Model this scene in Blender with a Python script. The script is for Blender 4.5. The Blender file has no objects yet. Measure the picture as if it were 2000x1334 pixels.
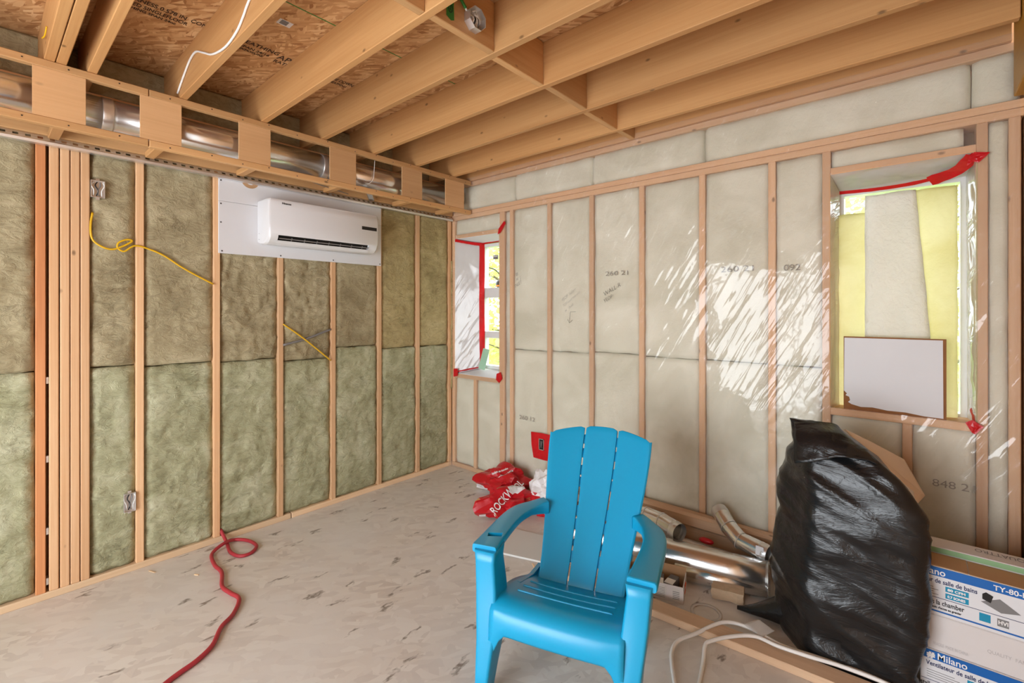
import bpy, bmesh, math, random
from mathutils import Vector, Matrix, noise
from mathutils.bvhtree import BVHTree
random.seed(7)
PI = math.pi
S = bpy.context.scene
COL = S.collection

# ------------------------------------------------------------------ camera, world, lights, exposure
TH = 0.7166
CAM = Vector((3.456, -3.068, 1.5265))
FPX = 910.4
cd = bpy.data.cameras.new('camera'); cam = bpy.data.objects.new('camera', cd); COL.objects.link(cam)
cd.sensor_width = 36.0; cd.lens = FPX / 2000 * 36.0
cd.shift_y = -(667 - 604.6) / 2000.0
cd.clip_start = 0.02
cam.location = CAM; cam.rotation_euler = (PI / 2, 0, TH)
S.camera = cam
S.view_settings.view_transform = 'Standard'; S.view_settings.look = 'None'
S.view_settings.gamma = 1.0; S.view_settings.use_curve_mapping = False
S.view_settings.exposure = 0.24

W = bpy.data.worlds.new('sky'); S.world = W; W.use_nodes = True
nt = W.node_tree; bg = nt.nodes['Background']
bg.inputs[0].default_value = (0.86, 0.93, 1.0, 1); bg.inputs[1].default_value = 4.5

def sun(name, d, energy, ang, col):
    l = bpy.data.lights.new(name, 'SUN'); l.energy = energy; l.angle = ang; l.color = col
    o = bpy.data.objects.new(name, l); COL.objects.link(o)
    o.rotation_euler = Vector(d).to_track_quat('-Z', 'Y').to_euler(); o.location = (0, 0, 8)
sun('sun_offscreen', (-0.72, -0.30, -0.95), 4.5, 0.05, (1, 0.96, 0.88))

def area(name, loc, d, sx, sy, energy, col=(1, 1, 1)):
    l = bpy.data.lights.new(name, 'AREA'); l.shape = 'RECTANGLE'; l.size = sx; l.size_y = sy
    l.energy = energy; l.color = col
    o = bpy.data.objects.new(name, l); COL.objects.link(o); o.location = loc
    o.rotation_euler = Vector(d).to_track_quat('-Z', 'Z').to_euler()
    return o
FY = -4.9      # wall behind the camera
RX = 3.815     # right wall face
# daylight entering by the patio opening behind the camera (its reflections show in the duct, the film and the air conditioner)
area('patio_window_offscreen', (2.05, FY - 0.12, 1.12), (0, 1, 0.0), 2.3, 2.05, 70, (0.93, 0.97, 1.0))
# ------------------------------------------------------------------ helpers
R_ = Vector((math.cos(TH), math.sin(TH), 0)); D_ = Vector((-math.sin(TH), math.cos(TH), 0))
def ray(px, py): return R_ * ((px - 1000) / FPX) + Vector((0, 0, 1)) * ((604.6 - py) / FPX) + D_
def onX(px, py, x): r = ray(px, py); return CAM + r * ((x - CAM.x) / r.x)
def onY(px, py, y): r = ray(px, py); return CAM + r * ((y - CAM.y) / r.y)
def onZ(px, py, z): r = ray(px, py); return CAM + r * ((z - CAM.z) / r.z)
def c2w(X, Z, h=0.0): v = CAM + R_ * X + D_ * Z; return Vector((v.x, v.y, h))

def srgb(r, g, b):
    f = lambda c: (c / 255 / 12.92) if c / 255 <= 0.04045 else ((c / 255 + 0.055) / 1.055) ** 2.4
    return (f(r), f(g), f(b), 1.0)

def link(o, parent=None, label=None, cat=None, group=None, kind=None):
    COL.objects.link(o)
    if parent is not None: o.parent = parent
    if label: o['label'] = label
    if cat: o['category'] = cat
    if group: o['group'] = group
    if kind: o['kind'] = kind
    return o
def obj(name, me, mat=None, parent=None, loc=None, rot=None, **kw):
    o = bpy.data.objects.new(name, me)
    if mat is not None and len(me.materials) == 0: me.materials.append(mat)
    if loc is not None: o.location = loc
    if rot is not None: o.rotation_euler = rot
    return link(o, parent, **kw)
def empty(name, loc=(0, 0, 0), rz=0.0, **kw):
    o = bpy.data.objects.new(name, None); o.empty_display_size = 0.1
    o.location = loc; o.rotation_euler = (0, 0, rz)
    return link(o, None, **kw)
def local(o, p):      # world point to the frame of an unscaled upright empty
    m = Matrix.Translation(o.location) @ Matrix.Rotation(o.rotation_euler.z, 4, 'Z')
    return m.inverted() @ Vector(p)

def mesh_py(name, v, f, smooth=False):
    me = bpy.data.meshes.new(name); me.from_pydata([tuple(x) for x in v], [], f); me.update()
    if smooth:
        for p in me.polygons: p.use_smooth = True
    return me
def bm_mesh(bm, name, smooth=False):
    me = bpy.data.meshes.new(name); bmesh.ops.recalc_face_normals(bm, faces=bm.faces)
    bm.to_mesh(me); bm.free()
    if smooth:
        for p in me.polygons: p.use_smooth = True
    return me
_bc = {}
def box_me(dx, dy, dz, bev=0.002, mat=None, seg=1):
    k = (round(dx, 4), round(dy, 4), round(dz, 4), bev, mat.name if mat else '', seg)
    if k in _bc: return _bc[k]
    bm = bmesh.new(); bmesh.ops.create_cube(bm, size=1)
    bmesh.ops.scale(bm, vec=(dx, dy, dz), verts=bm.verts)
    if bev > 0: bmesh.ops.bevel(bm, geom=bm.edges[:], offset=bev, segments=seg, profile=0.7, affect='EDGES')
    me = bm_mesh(bm, 'box'); 
    if mat: me.materials.append(mat)
    _bc[k] = me
    return me
def box(name, x0, x1, y0, y1, z0, z1, mat, parent=None, bev=0.002, **kw):
    me = box_me(x1 - x0, y1 - y0, z1 - z0, bev, mat)
    return obj(name, me, None, parent, loc=((x0 + x1) / 2, (y0 + y1) / 2, (z0 + z1) / 2), **kw)

def loft(rings, cap=True, close=True, smooth=True, name='loft'):
    v = []; f = []; n = len(rings[0])
    for r in rings: v += [tuple(p) for p in r]
    for i in range(len(rings) - 1):
        for j in range(n if close else n - 1):
            a = i * n + j; b = i * n + (j + 1) % n
            f.append((a, b, b + n, a + n))
    if cap and close:
        f.append(tuple(range(n - 1, -1, -1))); f.append(tuple(range((len(rings) - 1) * n, len(rings) * n)))
    me = mesh_py(name, v, f)
    bm = bmesh.new(); bm.from_mesh(me); bmesh.ops.recalc_face_normals(bm, faces=bm.faces); bm.to_mesh(me); bm.free()
    if smooth:
        for p in me.polygons: p.use_smooth = len(p.vertices) == 4
    return me
def catmull(pts, n):
    pts = [Vector(p) for p in pts]; out = []
    P = [pts[0] * 2 - pts[1]] + pts + [pts[-1] * 2 - pts[-2]]
    for i in range(1, len(P) - 2):
        for k in range(n):
            t = k / n; a, b, c, d = P[i - 1], P[i], P[i + 1], P[i + 2]
            out.append(0.5 * ((2 * b) + (c - a) * t + (2 * a - 5 * b + 4 * c - d) * t * t + (3 * b - a - 3 * c + d) * t ** 3))
    out.append(pts[-1]); return out
def tube_me(pts, r, n=8, sm=6, flat=1.0, up=None, cap=True):
    P = catmull(pts, sm) if sm > 1 else [Vector(p) for p in pts]
    rings = []; prev = None
    for i, p in enumerate(P):
        t = (P[min(i + 1, len(P) - 1)] - P[max(i - 1, 0)]).normalized()
        if prev is None:
            u = up if up is not None else (Vector((0, 0, 1)) if abs(t.z) < 0.9 else Vector((1, 0, 0)))
        else: u = prev
        u = (u - t * u.dot(t)).normalized(); w = t.cross(u); prev = u
        rr = r(i / (len(P) - 1)) if callable(r) else r
        rings.append([p + u * (math.cos(a) * rr * flat) + w * (math.sin(a) * rr) for a in [2 * PI * k / n for k in range(n)]])
    return loft(rings, cap=cap)
def cyl_between(a, b, r, n=32, cap=True):
    return tube_me([a, b], r, n, 1)
def rrect(cx, cy, hx, hy, r, n=4):
    r = min(r, hx * .98, hy * .98); out = []
    for q, (sx, sy) in enumerate(((1, 1), (-1, 1), (-1, -1), (1, -1))):
        for k in range(n + 1):
            a = q * PI / 2 + (PI / 2) * k / n
            out.append((cx + sx * (hx - r) + r * math.cos(a), cy + sy * (hy - r) + r * math.sin(a)))
    return out
def nz(x, y, z=0.0, s=1.0): return noise.noise(Vector((x * s, y * s, z * s)))
def fbm(x, y, z, s, o=4):
    t = 0; a = 1; m = 0
    for i in range(o):
        t += a * noise.noise(Vector((x * s + i * 7.3, y * s, z * s))); m += a; a *= .5; s *= 2
    return t / m
def sm(a, b, x):
    t = max(0, min(1, (x - a) / (b - a))); return t * t * (3 - 2 * t)

_tc = {}
def text_me(s, size, shear=0.0, bold=0.0):
    k = (s, size, shear, bold)
    c = bpy.data.curves.new('lettering', 'FONT'); c.body = s; c.size = size; c.shear = shear; c.offset = bold
    c.align_x = 'LEFT'; c.resolution_u = 3
    o = bpy.data.objects.new('tmp', c); COL.objects.link(o)
    dg = bpy.context.evaluated_depsgraph_get(); dg.update()
    me = bpy.data.meshes.new_from_object(o.evaluated_get(dg))
    bpy.data.objects.remove(o); bpy.data.curves.remove(c)
    return me
def text_on(name, s, size, origin, xdir, ydir, mat, parent=None, shear=0.0, bold=0.0, width=None, **kw):
    """flat print: text lying in the plane (xdir, ydir) with its lower left corner at origin (in the parent's frame)"""
    me = text_me(s, size, shear, bold)
    xd = Vector(xdir).normalized(); yd = Vector(ydir); yd = (yd - xd * yd.dot(xd)).normalized()
    if width:
        mx = max(v.co.x for v in me.vertices); k = width / mx
    else: k = 1.0
    o0 = Vector(origin)
    for v in me.vertices: v.co = o0 + xd * (v.co.x * k) + yd * v.co.y
    me.update()
    return obj(name, me, mat, parent, **kw)

def nest(child, part):
    child.parent = part; child.location = child.location - part.location; return child
# ------------------------------------------------------------------ materials
def newmat(name):
    m = bpy.data.materials.new(name); m.use_nodes = True
    return m, m.node_tree, m.node_tree.nodes['Principled BSDF']
def N(t, typ, **kw):
    n = t.nodes.new(typ)
    for k, v in kw.items(): setattr(n, k, v)
    return n
def L(t, a, b): t.links.new(a, b)
def ramp(t, stops):
    r = N(t, 'ShaderNodeValToRGB'); e = r.color_ramp.elements
    e[0].position, e[0].color = stops[0]; e[1].position, e[1].color = stops[-1]
    for p, c in stops[1:-1]:
        x = e.new(p); x.color = c
    return r
def coords(t, scale, rnd=True, rot=(0, 0, 0), tex=False):
    tc = N(t, 'ShaderNodeTexCoord'); mp = N(t, 'ShaderNodeMapping')
    if tex: mp.vector_type = 'TEXTURE'; scale = tuple(1 / q for q in scale)
    mp.inputs['Scale'].default_value = scale; mp.inputs['Rotation'].default_value = rot
    if rnd:
        oi = N(t, 'ShaderNodeObjectInfo'); mu = N(t, 'ShaderNodeMath', operation='MULTIPLY'); mu.inputs[1].default_value = 37.0
        L(t, oi.outputs['Random'], mu.inputs[0])
        ad = N(t, 'ShaderNodeVectorMath', operation='ADD'); L(t, tc.outputs['Object'], ad.inputs[0]); L(t, mu.outputs[0], ad.inputs[1])
        L(t, ad.outputs[0], mp.inputs[0])
    else: L(t, tc.outputs['Object'], mp.inputs[0])
    return mp
def noise_n(t, vec, scale, detail=5, rough=0.55, dist=0.0):
    n = N(t, 'ShaderNodeTexNoise'); n.inputs['Scale'].default_value = scale; n.inputs['Detail'].default_value = detail
    n.inputs['Roughness'].default_value = rough; n.inputs['Distortion'].default_value = dist
    L(t, vec.outputs[0], n.inputs['Vector']); return n
def mixc(t, a, b, fac, mode='MIX'):
    m = N(t, 'ShaderNodeMix', data_type='RGBA', blend_type=mode)
    for s, v in ((m.inputs[6], a), (m.inputs[7], b)):
        if isinstance(v, tuple): s.default_value = v
        else: L(t, v, s)
    if isinstance(fac, (int, float)): m.inputs[0].default_value = fac
    else: L(t, fac, m.inputs[0])
    return m.outputs[2]
def bump(t, b, h, strength, dist=0.01):
    bp = N(t, 'ShaderNodeBump'); bp.inputs['Strength'].default_value = strength; bp.inputs['Distance'].default_value = dist
    L(t, h, bp.inputs['Height']); L(t, bp.outputs[0], b.inputs['Normal']); return bp

def wood(name, axis, light, dark, rough=0.6, knots=0.8):
    m, t, b = newmat(name)
    sc = [5, 5, 5]; sc[axis] = 0.5
    mp = coords(t, sc); n0 = noise_n(t, mp, 1.0, 3, 0.5, 0.3)
    sc = [70, 70, 70]; sc[axis] = 1.6
    mp = coords(t, sc); n1 = noise_n(t, mp, 1.0, 5, 0.6, 0.5)
    ma = N(t, 'ShaderNodeMath', operation='MULTIPLY_ADD'); L(t, n0.outputs[0], ma.inputs[0]); ma.inputs[1].default_value = 0.9; L(t, n1.outputs[0], ma.inputs[2])
    mz = N(t, 'ShaderNodeMath', operation='MULTIPLY'); L(t, ma.outputs[0], mz.inputs[0]); mz.inputs[1].default_value = 0.66
    r = ramp(t, [(0.30, dark), (0.62, tuple(0.45 * a + 0.55 * c for a, c in zip(dark, light))), (0.90, light)]); L(t, mz.outputs[0], r.inputs[0])
    # tone of each board
    oi = N(t, 'ShaderNodeObjectInfo'); hs = N(t, 'ShaderNodeHueSaturation')
    mr = N(t, 'ShaderNodeMapRange'); mr.inputs[3].default_value = 0.84; mr.inputs[4].default_value = 1.10
    L(t, oi.outputs['Random'], mr.inputs[0]); L(t, mr.outputs[0], hs.inputs['Value']); L(t, r.outputs[0], hs.inputs['Color'])
    # knots
    sk = [9, 9, 9]; sk[axis] = 5.0
    mk = coords(t, sk); vo = N(t, 'ShaderNodeTexVoronoi'); vo.inputs['Scale'].default_value = 1.0; vo.inputs['Randomness'].default_value = 1.0
    L(t, mk.outputs[0], vo.inputs['Vector'])
    rk = ramp(t, [(0.04, (1, 1, 1, 1)), (0.095, (0, 0, 0, 1))]); L(t, vo.outputs['Distance'], rk.inputs[0])
    km = N(t, 'ShaderNodeMath', operation='MULTIPLY'); L(t, rk.outputs[0], km.inputs[0]); km.inputs[1].default_value = knots
    c = mixc(t, hs.outputs[0], tuple(x * 0.28 for x in dark[:3]) + (1,), km.outputs[0])
    L(t, c, b.inputs['Base Color']); b.inputs['Roughness'].default_value = rough
    bump(t, b, n1.outputs[0], 0.15, 0.004)
    return m
LT, DK = srgb(232, 192, 150), srgb(205, 152, 104)
STUD = wood('stud_pine_upright', 2, LT, DK)
STUDY = wood('stud_pine_along_y', 1, LT, DK)
STUDX = wood('stud_pine_along_x', 0, LT, DK)
PALEY = wood('pale_pine_along_y', 1, srgb(236, 208, 172), srgb(216, 178, 136), knots=0.4)
RUST = wood('reddish_pine_upright', 2, srgb(216, 150, 98), srgb(180, 110, 66))
JX = wood('joist_spruce_along_x', 0, srgb(208, 160, 106), srgb(184, 130, 76))
JY = wood('joist_spruce_along_y', 1, srgb(218, 172, 120), srgb(194, 142, 88))
PLY = wood('plywood_face', 1, srgb(222, 178, 130), srgb(202, 154, 106), knots=0.25)
YEL = wood('yellow_beam_paint', 1, srgb(190, 138, 30), srgb(160, 110, 20), rough=0.45, knots=0.3)
PLANKM = wood('plank_pine_along_x', 0, srgb(214, 182, 150), srgb(188, 150, 118))

def osb(name, stops, dusty=0.0, dust=(0.5, 0.5, 0.5, 1), rough=0.75, scale=9.0, darkflakes=0.0):
    m, t, b = newmat(name); cols = []
    prev = None
    for i, (ang, s) in enumerate((((0.2, 1.0), (1.1, 1.15), (2.1, 0.9), (-0.6, 1.3)) if dusty else ((1.45, 1.0), (1.15, 1.15), (1.85, 0.9), (2.3, 1.2)))):
        mp = coords(t, (scale * (2.2 if dusty else 2.6) * s, scale * (0.8 if dusty else 0.55) * s, 1), rnd=False, rot=(0, 0, ang), tex=True)
        mp.inputs['Location'].default_value = (i * 3.1, i * 1.7, 0)
        nn = noise_n(t, mp, 0.6, 2); ad = N(t, 'ShaderNodeVectorMath', operation='MULTIPLY_ADD')
        L(t, nn.outputs['Color'], ad.inputs[0]); ad.inputs[1].default_value = (0.7, 0.7, 0); L(t, mp.outputs[0], ad.inputs[2])
        vo = N(t, 'ShaderNodeTexVoronoi', voronoi_dimensions='2D'); vo.inputs['Scale'].default_value = 1.0
        L(t, ad.outputs[0], vo.inputs['Vector'])
        sp = N(t, 'ShaderNodeSeparateColor'); L(t, vo.outputs['Color'], sp.inputs[0])
        r = ramp(t, stops); L(t, sp.outputs[0], r.inputs[0])
        if prev is None: prev = r.outputs[0]; hp = sp.outputs[0]
        else:
            th = N(t, 'ShaderNodeMath', operation='GREATER_THAN'); L(t, sp.outputs[1], th.inputs[0]); th.inputs[1].default_value = 0.52
            prev = mixc(t, prev, r.outputs[0], th.outputs[0])
            hm = N(t, 'ShaderNodeMix'); L(t, th.outputs[0], hm.inputs[0]); L(t, hp, hm.inputs[2]); L(t, sp.outputs[0], hm.inputs[3]); hp = hm.outputs[0]
    if dusty:
        mp = coords(t, (1, 1, 1), rnd=False); n1 = noise_n(t, mp, 1.7, 7, 0.62)
        r = ramp(t, [(0.28, (dusty * .72,) * 3 + (1,)), (0.66, (min(1, dusty * 1.2),) * 3 + (1,))]); L(t, n1.outputs[0], r.inputs[0])
        prev = mixc(t, prev, dust, r.outputs[0])
        if darkflakes:
            mp2 = coords(t, (22, 9, 1), rnd=False, rot=(0, 0, 0.6)); v2 = N(t, 'ShaderNodeTexVoronoi', voronoi_dimensions='2D'); v2.inputs['Scale'].default_value = 0.8
            nn = noise_n(t, mp2, 1.3, 3); ad = N(t, 'ShaderNodeVectorMath', operation='MULTIPLY_ADD'); L(t, nn.outputs['Color'], ad.inputs[0]); ad.inputs[1].default_value = (2.6, 2.6, 0); L(t, mp2.outputs[0], ad.inputs[2])
            L(t, ad.outputs[0], v2.inputs['Vector'])
            sp = N(t, 'ShaderNodeSeparateColor'); L(t, v2.outputs['Color'], sp.inputs[0])
            g = N(t, 'ShaderNodeMath', operation='GREATER_THAN'); L(t, sp.outputs[2], g.inputs[0]); g.inputs[1].default_value = 0.90
            d = ramp(t, [(0.06, (1, 1, 1, 1)), (0.30, (0, 0, 0, 1))]); L(t, v2.outputs['Distance'], d.inputs[0])
            mm = N(t, 'ShaderNodeMath', operation='MULTIPLY'); L(t, g.outputs[0], mm.inputs[0]); L(t, d.outputs[0], mm.inputs[1])
            m3 = N(t, 'ShaderNodeMath', operation='MULTIPLY'); L(t, mm.outputs[0], m3.inputs[0]); m3.inputs[1].default_value = darkflakes
            prev = mixc(t, prev, srgb(96, 78, 62), m3.outputs[0])
    L(t, prev, b.inputs['Base Color']); b.inputs['Roughness'].default_value = rough
    bump(t, b, hp, 0.12, 0.003)
    return m
FLOORM = osb('dusty_floor_osb', [(0.0, srgb(164, 136, 108)), (0.4, srgb(200, 178, 152)), (0.75, srgb(216, 200, 178)), (1.0, srgb(230, 218, 200))], 0.78, srgb(216, 211, 206), 0.40, 12.0, 0.8)
DECKM = osb('deck_osb', [(0.0, srgb(158, 108, 64)), (0.25, srgb(188, 140, 92)), (0.7, srgb(204, 158, 110)), (1.0, srgb(222, 182, 134))], 0, rough=0.65, scale=22.0)

def plain(name, col, rough=0.5, metal=0.0, var=0.05, nscale=6.0, bmp=0.0, spec=None):
    m, t, b = newmat(name)
    mp = coords(t, (1, 1, 1)); n = noise_n(t, mp, nscale, 4)
    c = mixc(t, tuple(x * (1 - var * 2) for x in col[:3]) + (1,), tuple(min(1, x * (1 + var)) for x in col[:3]) + (1,), n.outputs[0])
    L(t, c, b.inputs['Base Color']); b.inputs['Roughness'].default_value = rough; b.inputs['Metallic'].default_value = metal
    if bmp: bump(t, b, n.outputs[0], bmp, 0.01)
    if spec is not None: b.inputs['Specular IOR Level'].default_value = spec
    return m
def wool(name, lo, mid, hi):
    m, t, b = newmat(name)
    mp = coords(t, (1, 1, 1)); n1 = noise_n(t, mp, 4.5, 8, 0.60, 0.9)
    mp2 = coords(t, (1, 1, 1.8)); n2 = noise_n(t, mp2, 16.0, 7, 0.66, 1.2)
    r = ramp(t, [(0.25, lo), (0.5, mid), (0.75, hi)]); L(t, n1.outputs[0], r.inputs[0])
    r2 = ramp(t, [(0.28, (0.66, 0.64, 0.60, 1)), (0.50, (0.97, 0.96, 0.94, 1)), (0.72, (1.10, 1.09, 1.07, 1))]); L(t, n2.outputs[0], r2.inputs[0])
    c = mixc(t, r.outputs[0], r2.outputs[0], 0.75, 'MULTIPLY')
    mp3 = coords(t, (1, 1, 1.7)); n3 = noise_n(t, mp3, 5.5, 6, 0.62, 1.6); n4 = noise_n(t, mp, 3.0, 2, 0.5)
    tr_ = ramp(t, [(0.486, (0, 0, 0, 1)), (0.5, (1, 1, 1, 1)), (0.514, (0, 0, 0, 1))]); L(t, n3.outputs[0], tr_.inputs[0])
    mk_ = ramp(t, [(0.53, (0, 0, 0, 1)), (0.64, (1, 1, 1, 1))]); L(t, n4.outputs[0], mk_.inputs[0])
    tm = N(t, 'ShaderNodeMath', operation='MULTIPLY'); L(t, tr_.outputs[0], tm.inputs[0]); L(t, mk_.outputs[0], tm.inputs[1])
    L(t, c, b.inputs['Base Color']); b.inputs['Roughness'].default_value = 0.95; b.inputs['Specular IOR Level'].default_value = 0.1
    sb_ = N(t, 'ShaderNodeMath', operation='MULTIPLY_ADD'); L(t, tm.outputs[0], sb_.inputs[0]); sb_.inputs[1].default_value = -1.1; L(t, n1.outputs[0], sb_.inputs[2])
    ad = N(t, 'ShaderNodeMath', operation='ADD'); L(t, sb_.outputs[0], ad.inputs[0]); L(t, n2.outputs[0], ad.inputs[1])
    bump(t, b, ad.outputs[0], 0.6, 0.03)
    return m
WOOLU = wool('stone_wool_brown', srgb(146, 132, 102), srgb(176, 164, 132), srgb(198, 186, 154))
WOOLL = wool('stone_wool_green', srgb(146, 144, 110), srgb(180, 179, 146), srgb(204, 203, 174))
WOOLR = wool('stone_wool_ribbed', srgb(150, 134, 94), srgb(182, 166, 122), srgb(204, 188, 144))
SHEATH = plain('wood_sheathing', srgb(196, 156, 112), 0.85)
def fibre(name, lo, hi, trans=0.0, bs=0.25):
    m, t, b = newmat(name)
    mp = coords(t, (1, 1, 1)); n1 = noise_n(t, mp, 3.2, 7, 0.6, 0.5); n2 = noise_n(t, mp, 38.0, 4, 0.6, 0.6)
    r = ramp(t, [(0.3, lo), (0.7, hi)]); L(t, n1.outputs[0], r.inputs[0])
    L(t, r.outputs[0], b.inputs['Base Color']); b.inputs['Roughness'].default_value = 0.95; b.inputs['Specular IOR Level'].default_value = 0.1
    ad = N(t, 'ShaderNodeMath', operation='MULTIPLY_ADD'); L(t, n2.outputs[0], ad.inputs[0]); ad.inputs[1].default_value = 0.35; L(t, n1.outputs[0], ad.inputs[2])
    bump(t, b, ad.outputs[0], bs, 0.03)
    if trans:
        tr = N(t, 'ShaderNodeBsdfTranslucent'); L(t, r.outputs[0], tr.inputs[0])
        mx = N(t, 'ShaderNodeMixShader'); mx.inputs[0].default_value = trans
        L(t, b.outputs[0], mx.inputs[1]); L(t, tr.outputs[0], mx.inputs[2]); L(t, mx.outputs[0], t.nodes['Material Output'].inputs[0])
    return m
WBATT = fibre('cream_fibreglass', srgb(206, 202, 180), srgb(234, 231, 214))
YBATT = fibre('yellow_fibreglass', srgb(218, 202, 142), srgb(234, 222, 176), 0.34, 0.4)
VBATT = fibre('white_faced_fibreglass', srgb(238, 238, 232), srgb(250, 250, 247), 0.18, 0.7)
GREYB = fibre('smudged_fibreglass', srgb(186, 178, 160), srgb(226, 218, 200))

def schlick(t, f0):
    lw = N(t, 'ShaderNodeLayerWeight'); lw.inputs['Blend'].default_value = 0.5
    pw = N(t, 'ShaderNodeMath', operation='POWER'); L(t, lw.outputs['Facing'], pw.inputs[0]); pw.inputs[1].default_value = 5.0
    ma = N(t, 'ShaderNodeMath', operation='MULTIPLY_ADD'); L(t, pw.outputs[0], ma.inputs[0]); ma.inputs[1].default_value = 1 - f0; ma.inputs[2].default_value = f0
    return ma
def poly(name, haze=0.09, bs=0.75, rough=0.055):
    m, t, b = newmat(name); t.nodes.remove(b)
    tr = N(t, 'ShaderNodeBsdfTransparent'); tr.inputs[0].default_value = (0.98, 0.97, 0.96, 1)
    df = N(t, 'ShaderNodeBsdfDiffuse'); df.inputs[0].default_value = (0.94, 0.93, 0.92, 1)
    gl = N(t, 'ShaderNodeBsdfGlossy'); gl.inputs['Roughness'].default_value = rough; gl.inputs[0].default_value = (1, 1, 1, 1)
    fr = schlick(t, 0.038)
    mp = coords(t, (30, 1, 2.4), rnd=False, rot=(0, 0.50, 0), tex=True); n1 = noise_n(t, mp, 1.2, 3, 0.5, 0.35)
    mp2 = coords(t, (1, 1, 1), rnd=False); n2 = noise_n(t, mp2, 5.0, 3, 0.5)
    rc_ = ramp(t, [(0.53, (0, 0, 0, 1)), (0.57, (1, 1, 1, 1)), (0.61, (0, 0, 0, 1))]); L(t, n1.outputs[0], rc_.inputs[0])
    mk = noise_n(t, mp2, 1.6, 2, 0.5); rm = ramp(t, [(0.36, (0, 0, 0, 1)), (0.58, (1, 1, 1, 1))]); L(t, mk.outputs[0], rm.inputs[0])
    cm = N(t, 'ShaderNodeMath', operation='MULTIPLY'); L(t, rc_.outputs[0], cm.inputs[0]); L(t, rm.outputs[0], cm.inputs[1])
    ad = N(t, 'ShaderNodeMath', operation='MULTIPLY_ADD'); L(t, n2.outputs[0], ad.inputs[0]); ad.inputs[1].default_value = 0.6; L(t, cm.outputs[0], ad.inputs[2])
    bp = N(t, 'ShaderNodeBump'); bp.inputs['Strength'].default_value = bs; bp.inputs['Distance'].default_value = 0.010; L(t, ad.outputs[0], bp.inputs['Height'])
    L(t, bp.outputs[0], gl.inputs['Normal'])
    m1 = N(t, 'ShaderNodeMixShader'); m1.inputs[0].default_value = haze; L(t, tr.outputs[0], m1.inputs[1]); L(t, df.outputs[0], m1.inputs[2])
    m2 = N(t, 'ShaderNodeMixShader'); L(t, fr.outputs[0], m2.inputs[0]); L(t, m1.outputs[0], m2.inputs[1]); L(t, gl.outputs[0], m2.inputs[2])
    L(t, m2.outputs[0], t.nodes['Material Output'].inputs[0])
    return m
POLY = poly('clear_poly_sheet')
POLYM = poly('milky_poly_sheet', 0.75, 0.8, 0.12)
_t = POLYM.node_tree; _d = [n for n in _t.nodes if n.type == 'BSDF_DIFFUSE'][0]; _m = [l.to_node for l in _t.links if l.from_node == _d][0]
_tl = N(_t, 'ShaderNodeBsdfTranslucent'); _tl.inputs[0].default_value = (0.9, 0.88, 0.84, 1); _mx = N(_t, 'ShaderNodeMixShader'); _mx.inputs[0].default_value = 0.5
L(_t, _d.outputs[0], _mx.inputs[1]); L(_t, _tl.outputs[0], _mx.inputs[2]); L(_t, _mx.outputs[0], _m.inputs[2])
def glassm():
    m, t, b = newmat('window_glass'); t.nodes.remove(b)
    tr = N(t, 'ShaderNodeBsdfTransparent'); tr.inputs[0].default_value = (0.96, 0.98, 0.97, 1)
    gl = N(t, 'ShaderNodeBsdfGlossy'); gl.inputs['Roughness'].default_value = 0.02
    fr = schlick(t, 0.04)
    mp = coords(t, (1, 1, 1)); n = noise_n(t, mp, 3.0); bp = N(t, 'ShaderNodeBump'); bp.inputs['Strength'].default_value = 0.02
    L(t, n.outputs[0], bp.inputs['Height']); L(t, bp.outputs[0], gl.inputs['Normal'])
    m2 = N(t, 'ShaderNodeMixShader'); L(t, fr.outputs[0], m2.inputs[0]); L(t, tr.outputs[0], m2.inputs[1]); L(t, gl.outputs[0], m2.inputs[2])
    L(t, m2.outputs[0], t.nodes['Material Output'].inputs[0]); return m
GLASS = glassm()
BLUE = plain('turquoise_plastic', srgb(14, 156, 204), 0.30, var=0.02, nscale=3)
GALV = plain('galvanised_steel', (0.80, 0.80, 0.80, 1), 0.32, 0.85, 0.10, 5, 0.03)
DUCTM = plain('shiny_duct_steel', (0.84, 0.83, 0.81, 1), 0.24, 0.95, 0.06, 4, 0.03)
DKMET = plain('dark_metal', (0.10, 0.10, 0.10, 1), 0.35, 0.9)
WHITEP = plain('white_plastic', srgb(226, 226, 228), 0.22, var=0.01)
DRYW = plain('white_board', srgb(222, 222, 225), 0.6, var=0.02)
GREYDW = plain('grey_board_face', srgb(214, 211, 206), 0.7, var=0.03)
BLACK = plain('black_plastic', srgb(16, 16, 17), 0.4)
INK = plain('grey_ink', srgb(142, 136, 124), 0.8)
PEN = plain('black_pen', srgb(42, 40, 42), 0.8)
STAMP = plain('black_stamp', srgb(58, 36, 22), 0.8)
TAPE = plain('red_tape', srgb(206, 18, 30), 0.28, var=0.12, nscale=25, bmp=0.5)
REDPL = plain('red_bag_plastic', srgb(196, 22, 34), 0.3, var=0.12, nscale=12, bmp=0.35)
WHPAP = plain('white_bag_inside', srgb(236, 232, 232), 0.55, var=0.05, nscale=12, bmp=0.4)
TANP = plain('tan_paper', srgb(196, 150, 98), 0.7)
WHPRINT = plain('white_print', srgb(240, 238, 236), 0.6)
YELC = plain('yellow_cable_jacket', srgb(226, 178, 20), 0.4)
GREYC = plain('grey_cable_jacket', srgb(128, 124, 122), 0.5)
WHC = plain('white_cable_jacket', srgb(236, 234, 230), 0.4)
REDC = plain('red_hose_rubber', srgb(176, 48, 58), 0.5, var=0.12, nscale=9)
GREEN = plain('green_tape', srgb(50, 128, 52), 0.6)
CARD = plain('brown_cardboard', srgb(186, 146, 106), 0.8, var=0.06)
CARDW = plain('white_carton', srgb(218, 212, 210), 0.6, var=0.03)
BLUEP = plain('blue_print', srgb(0, 96, 176), 0.5)
TEALP = plain('teal_print', srgb(0, 140, 178), 0.5)
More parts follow.
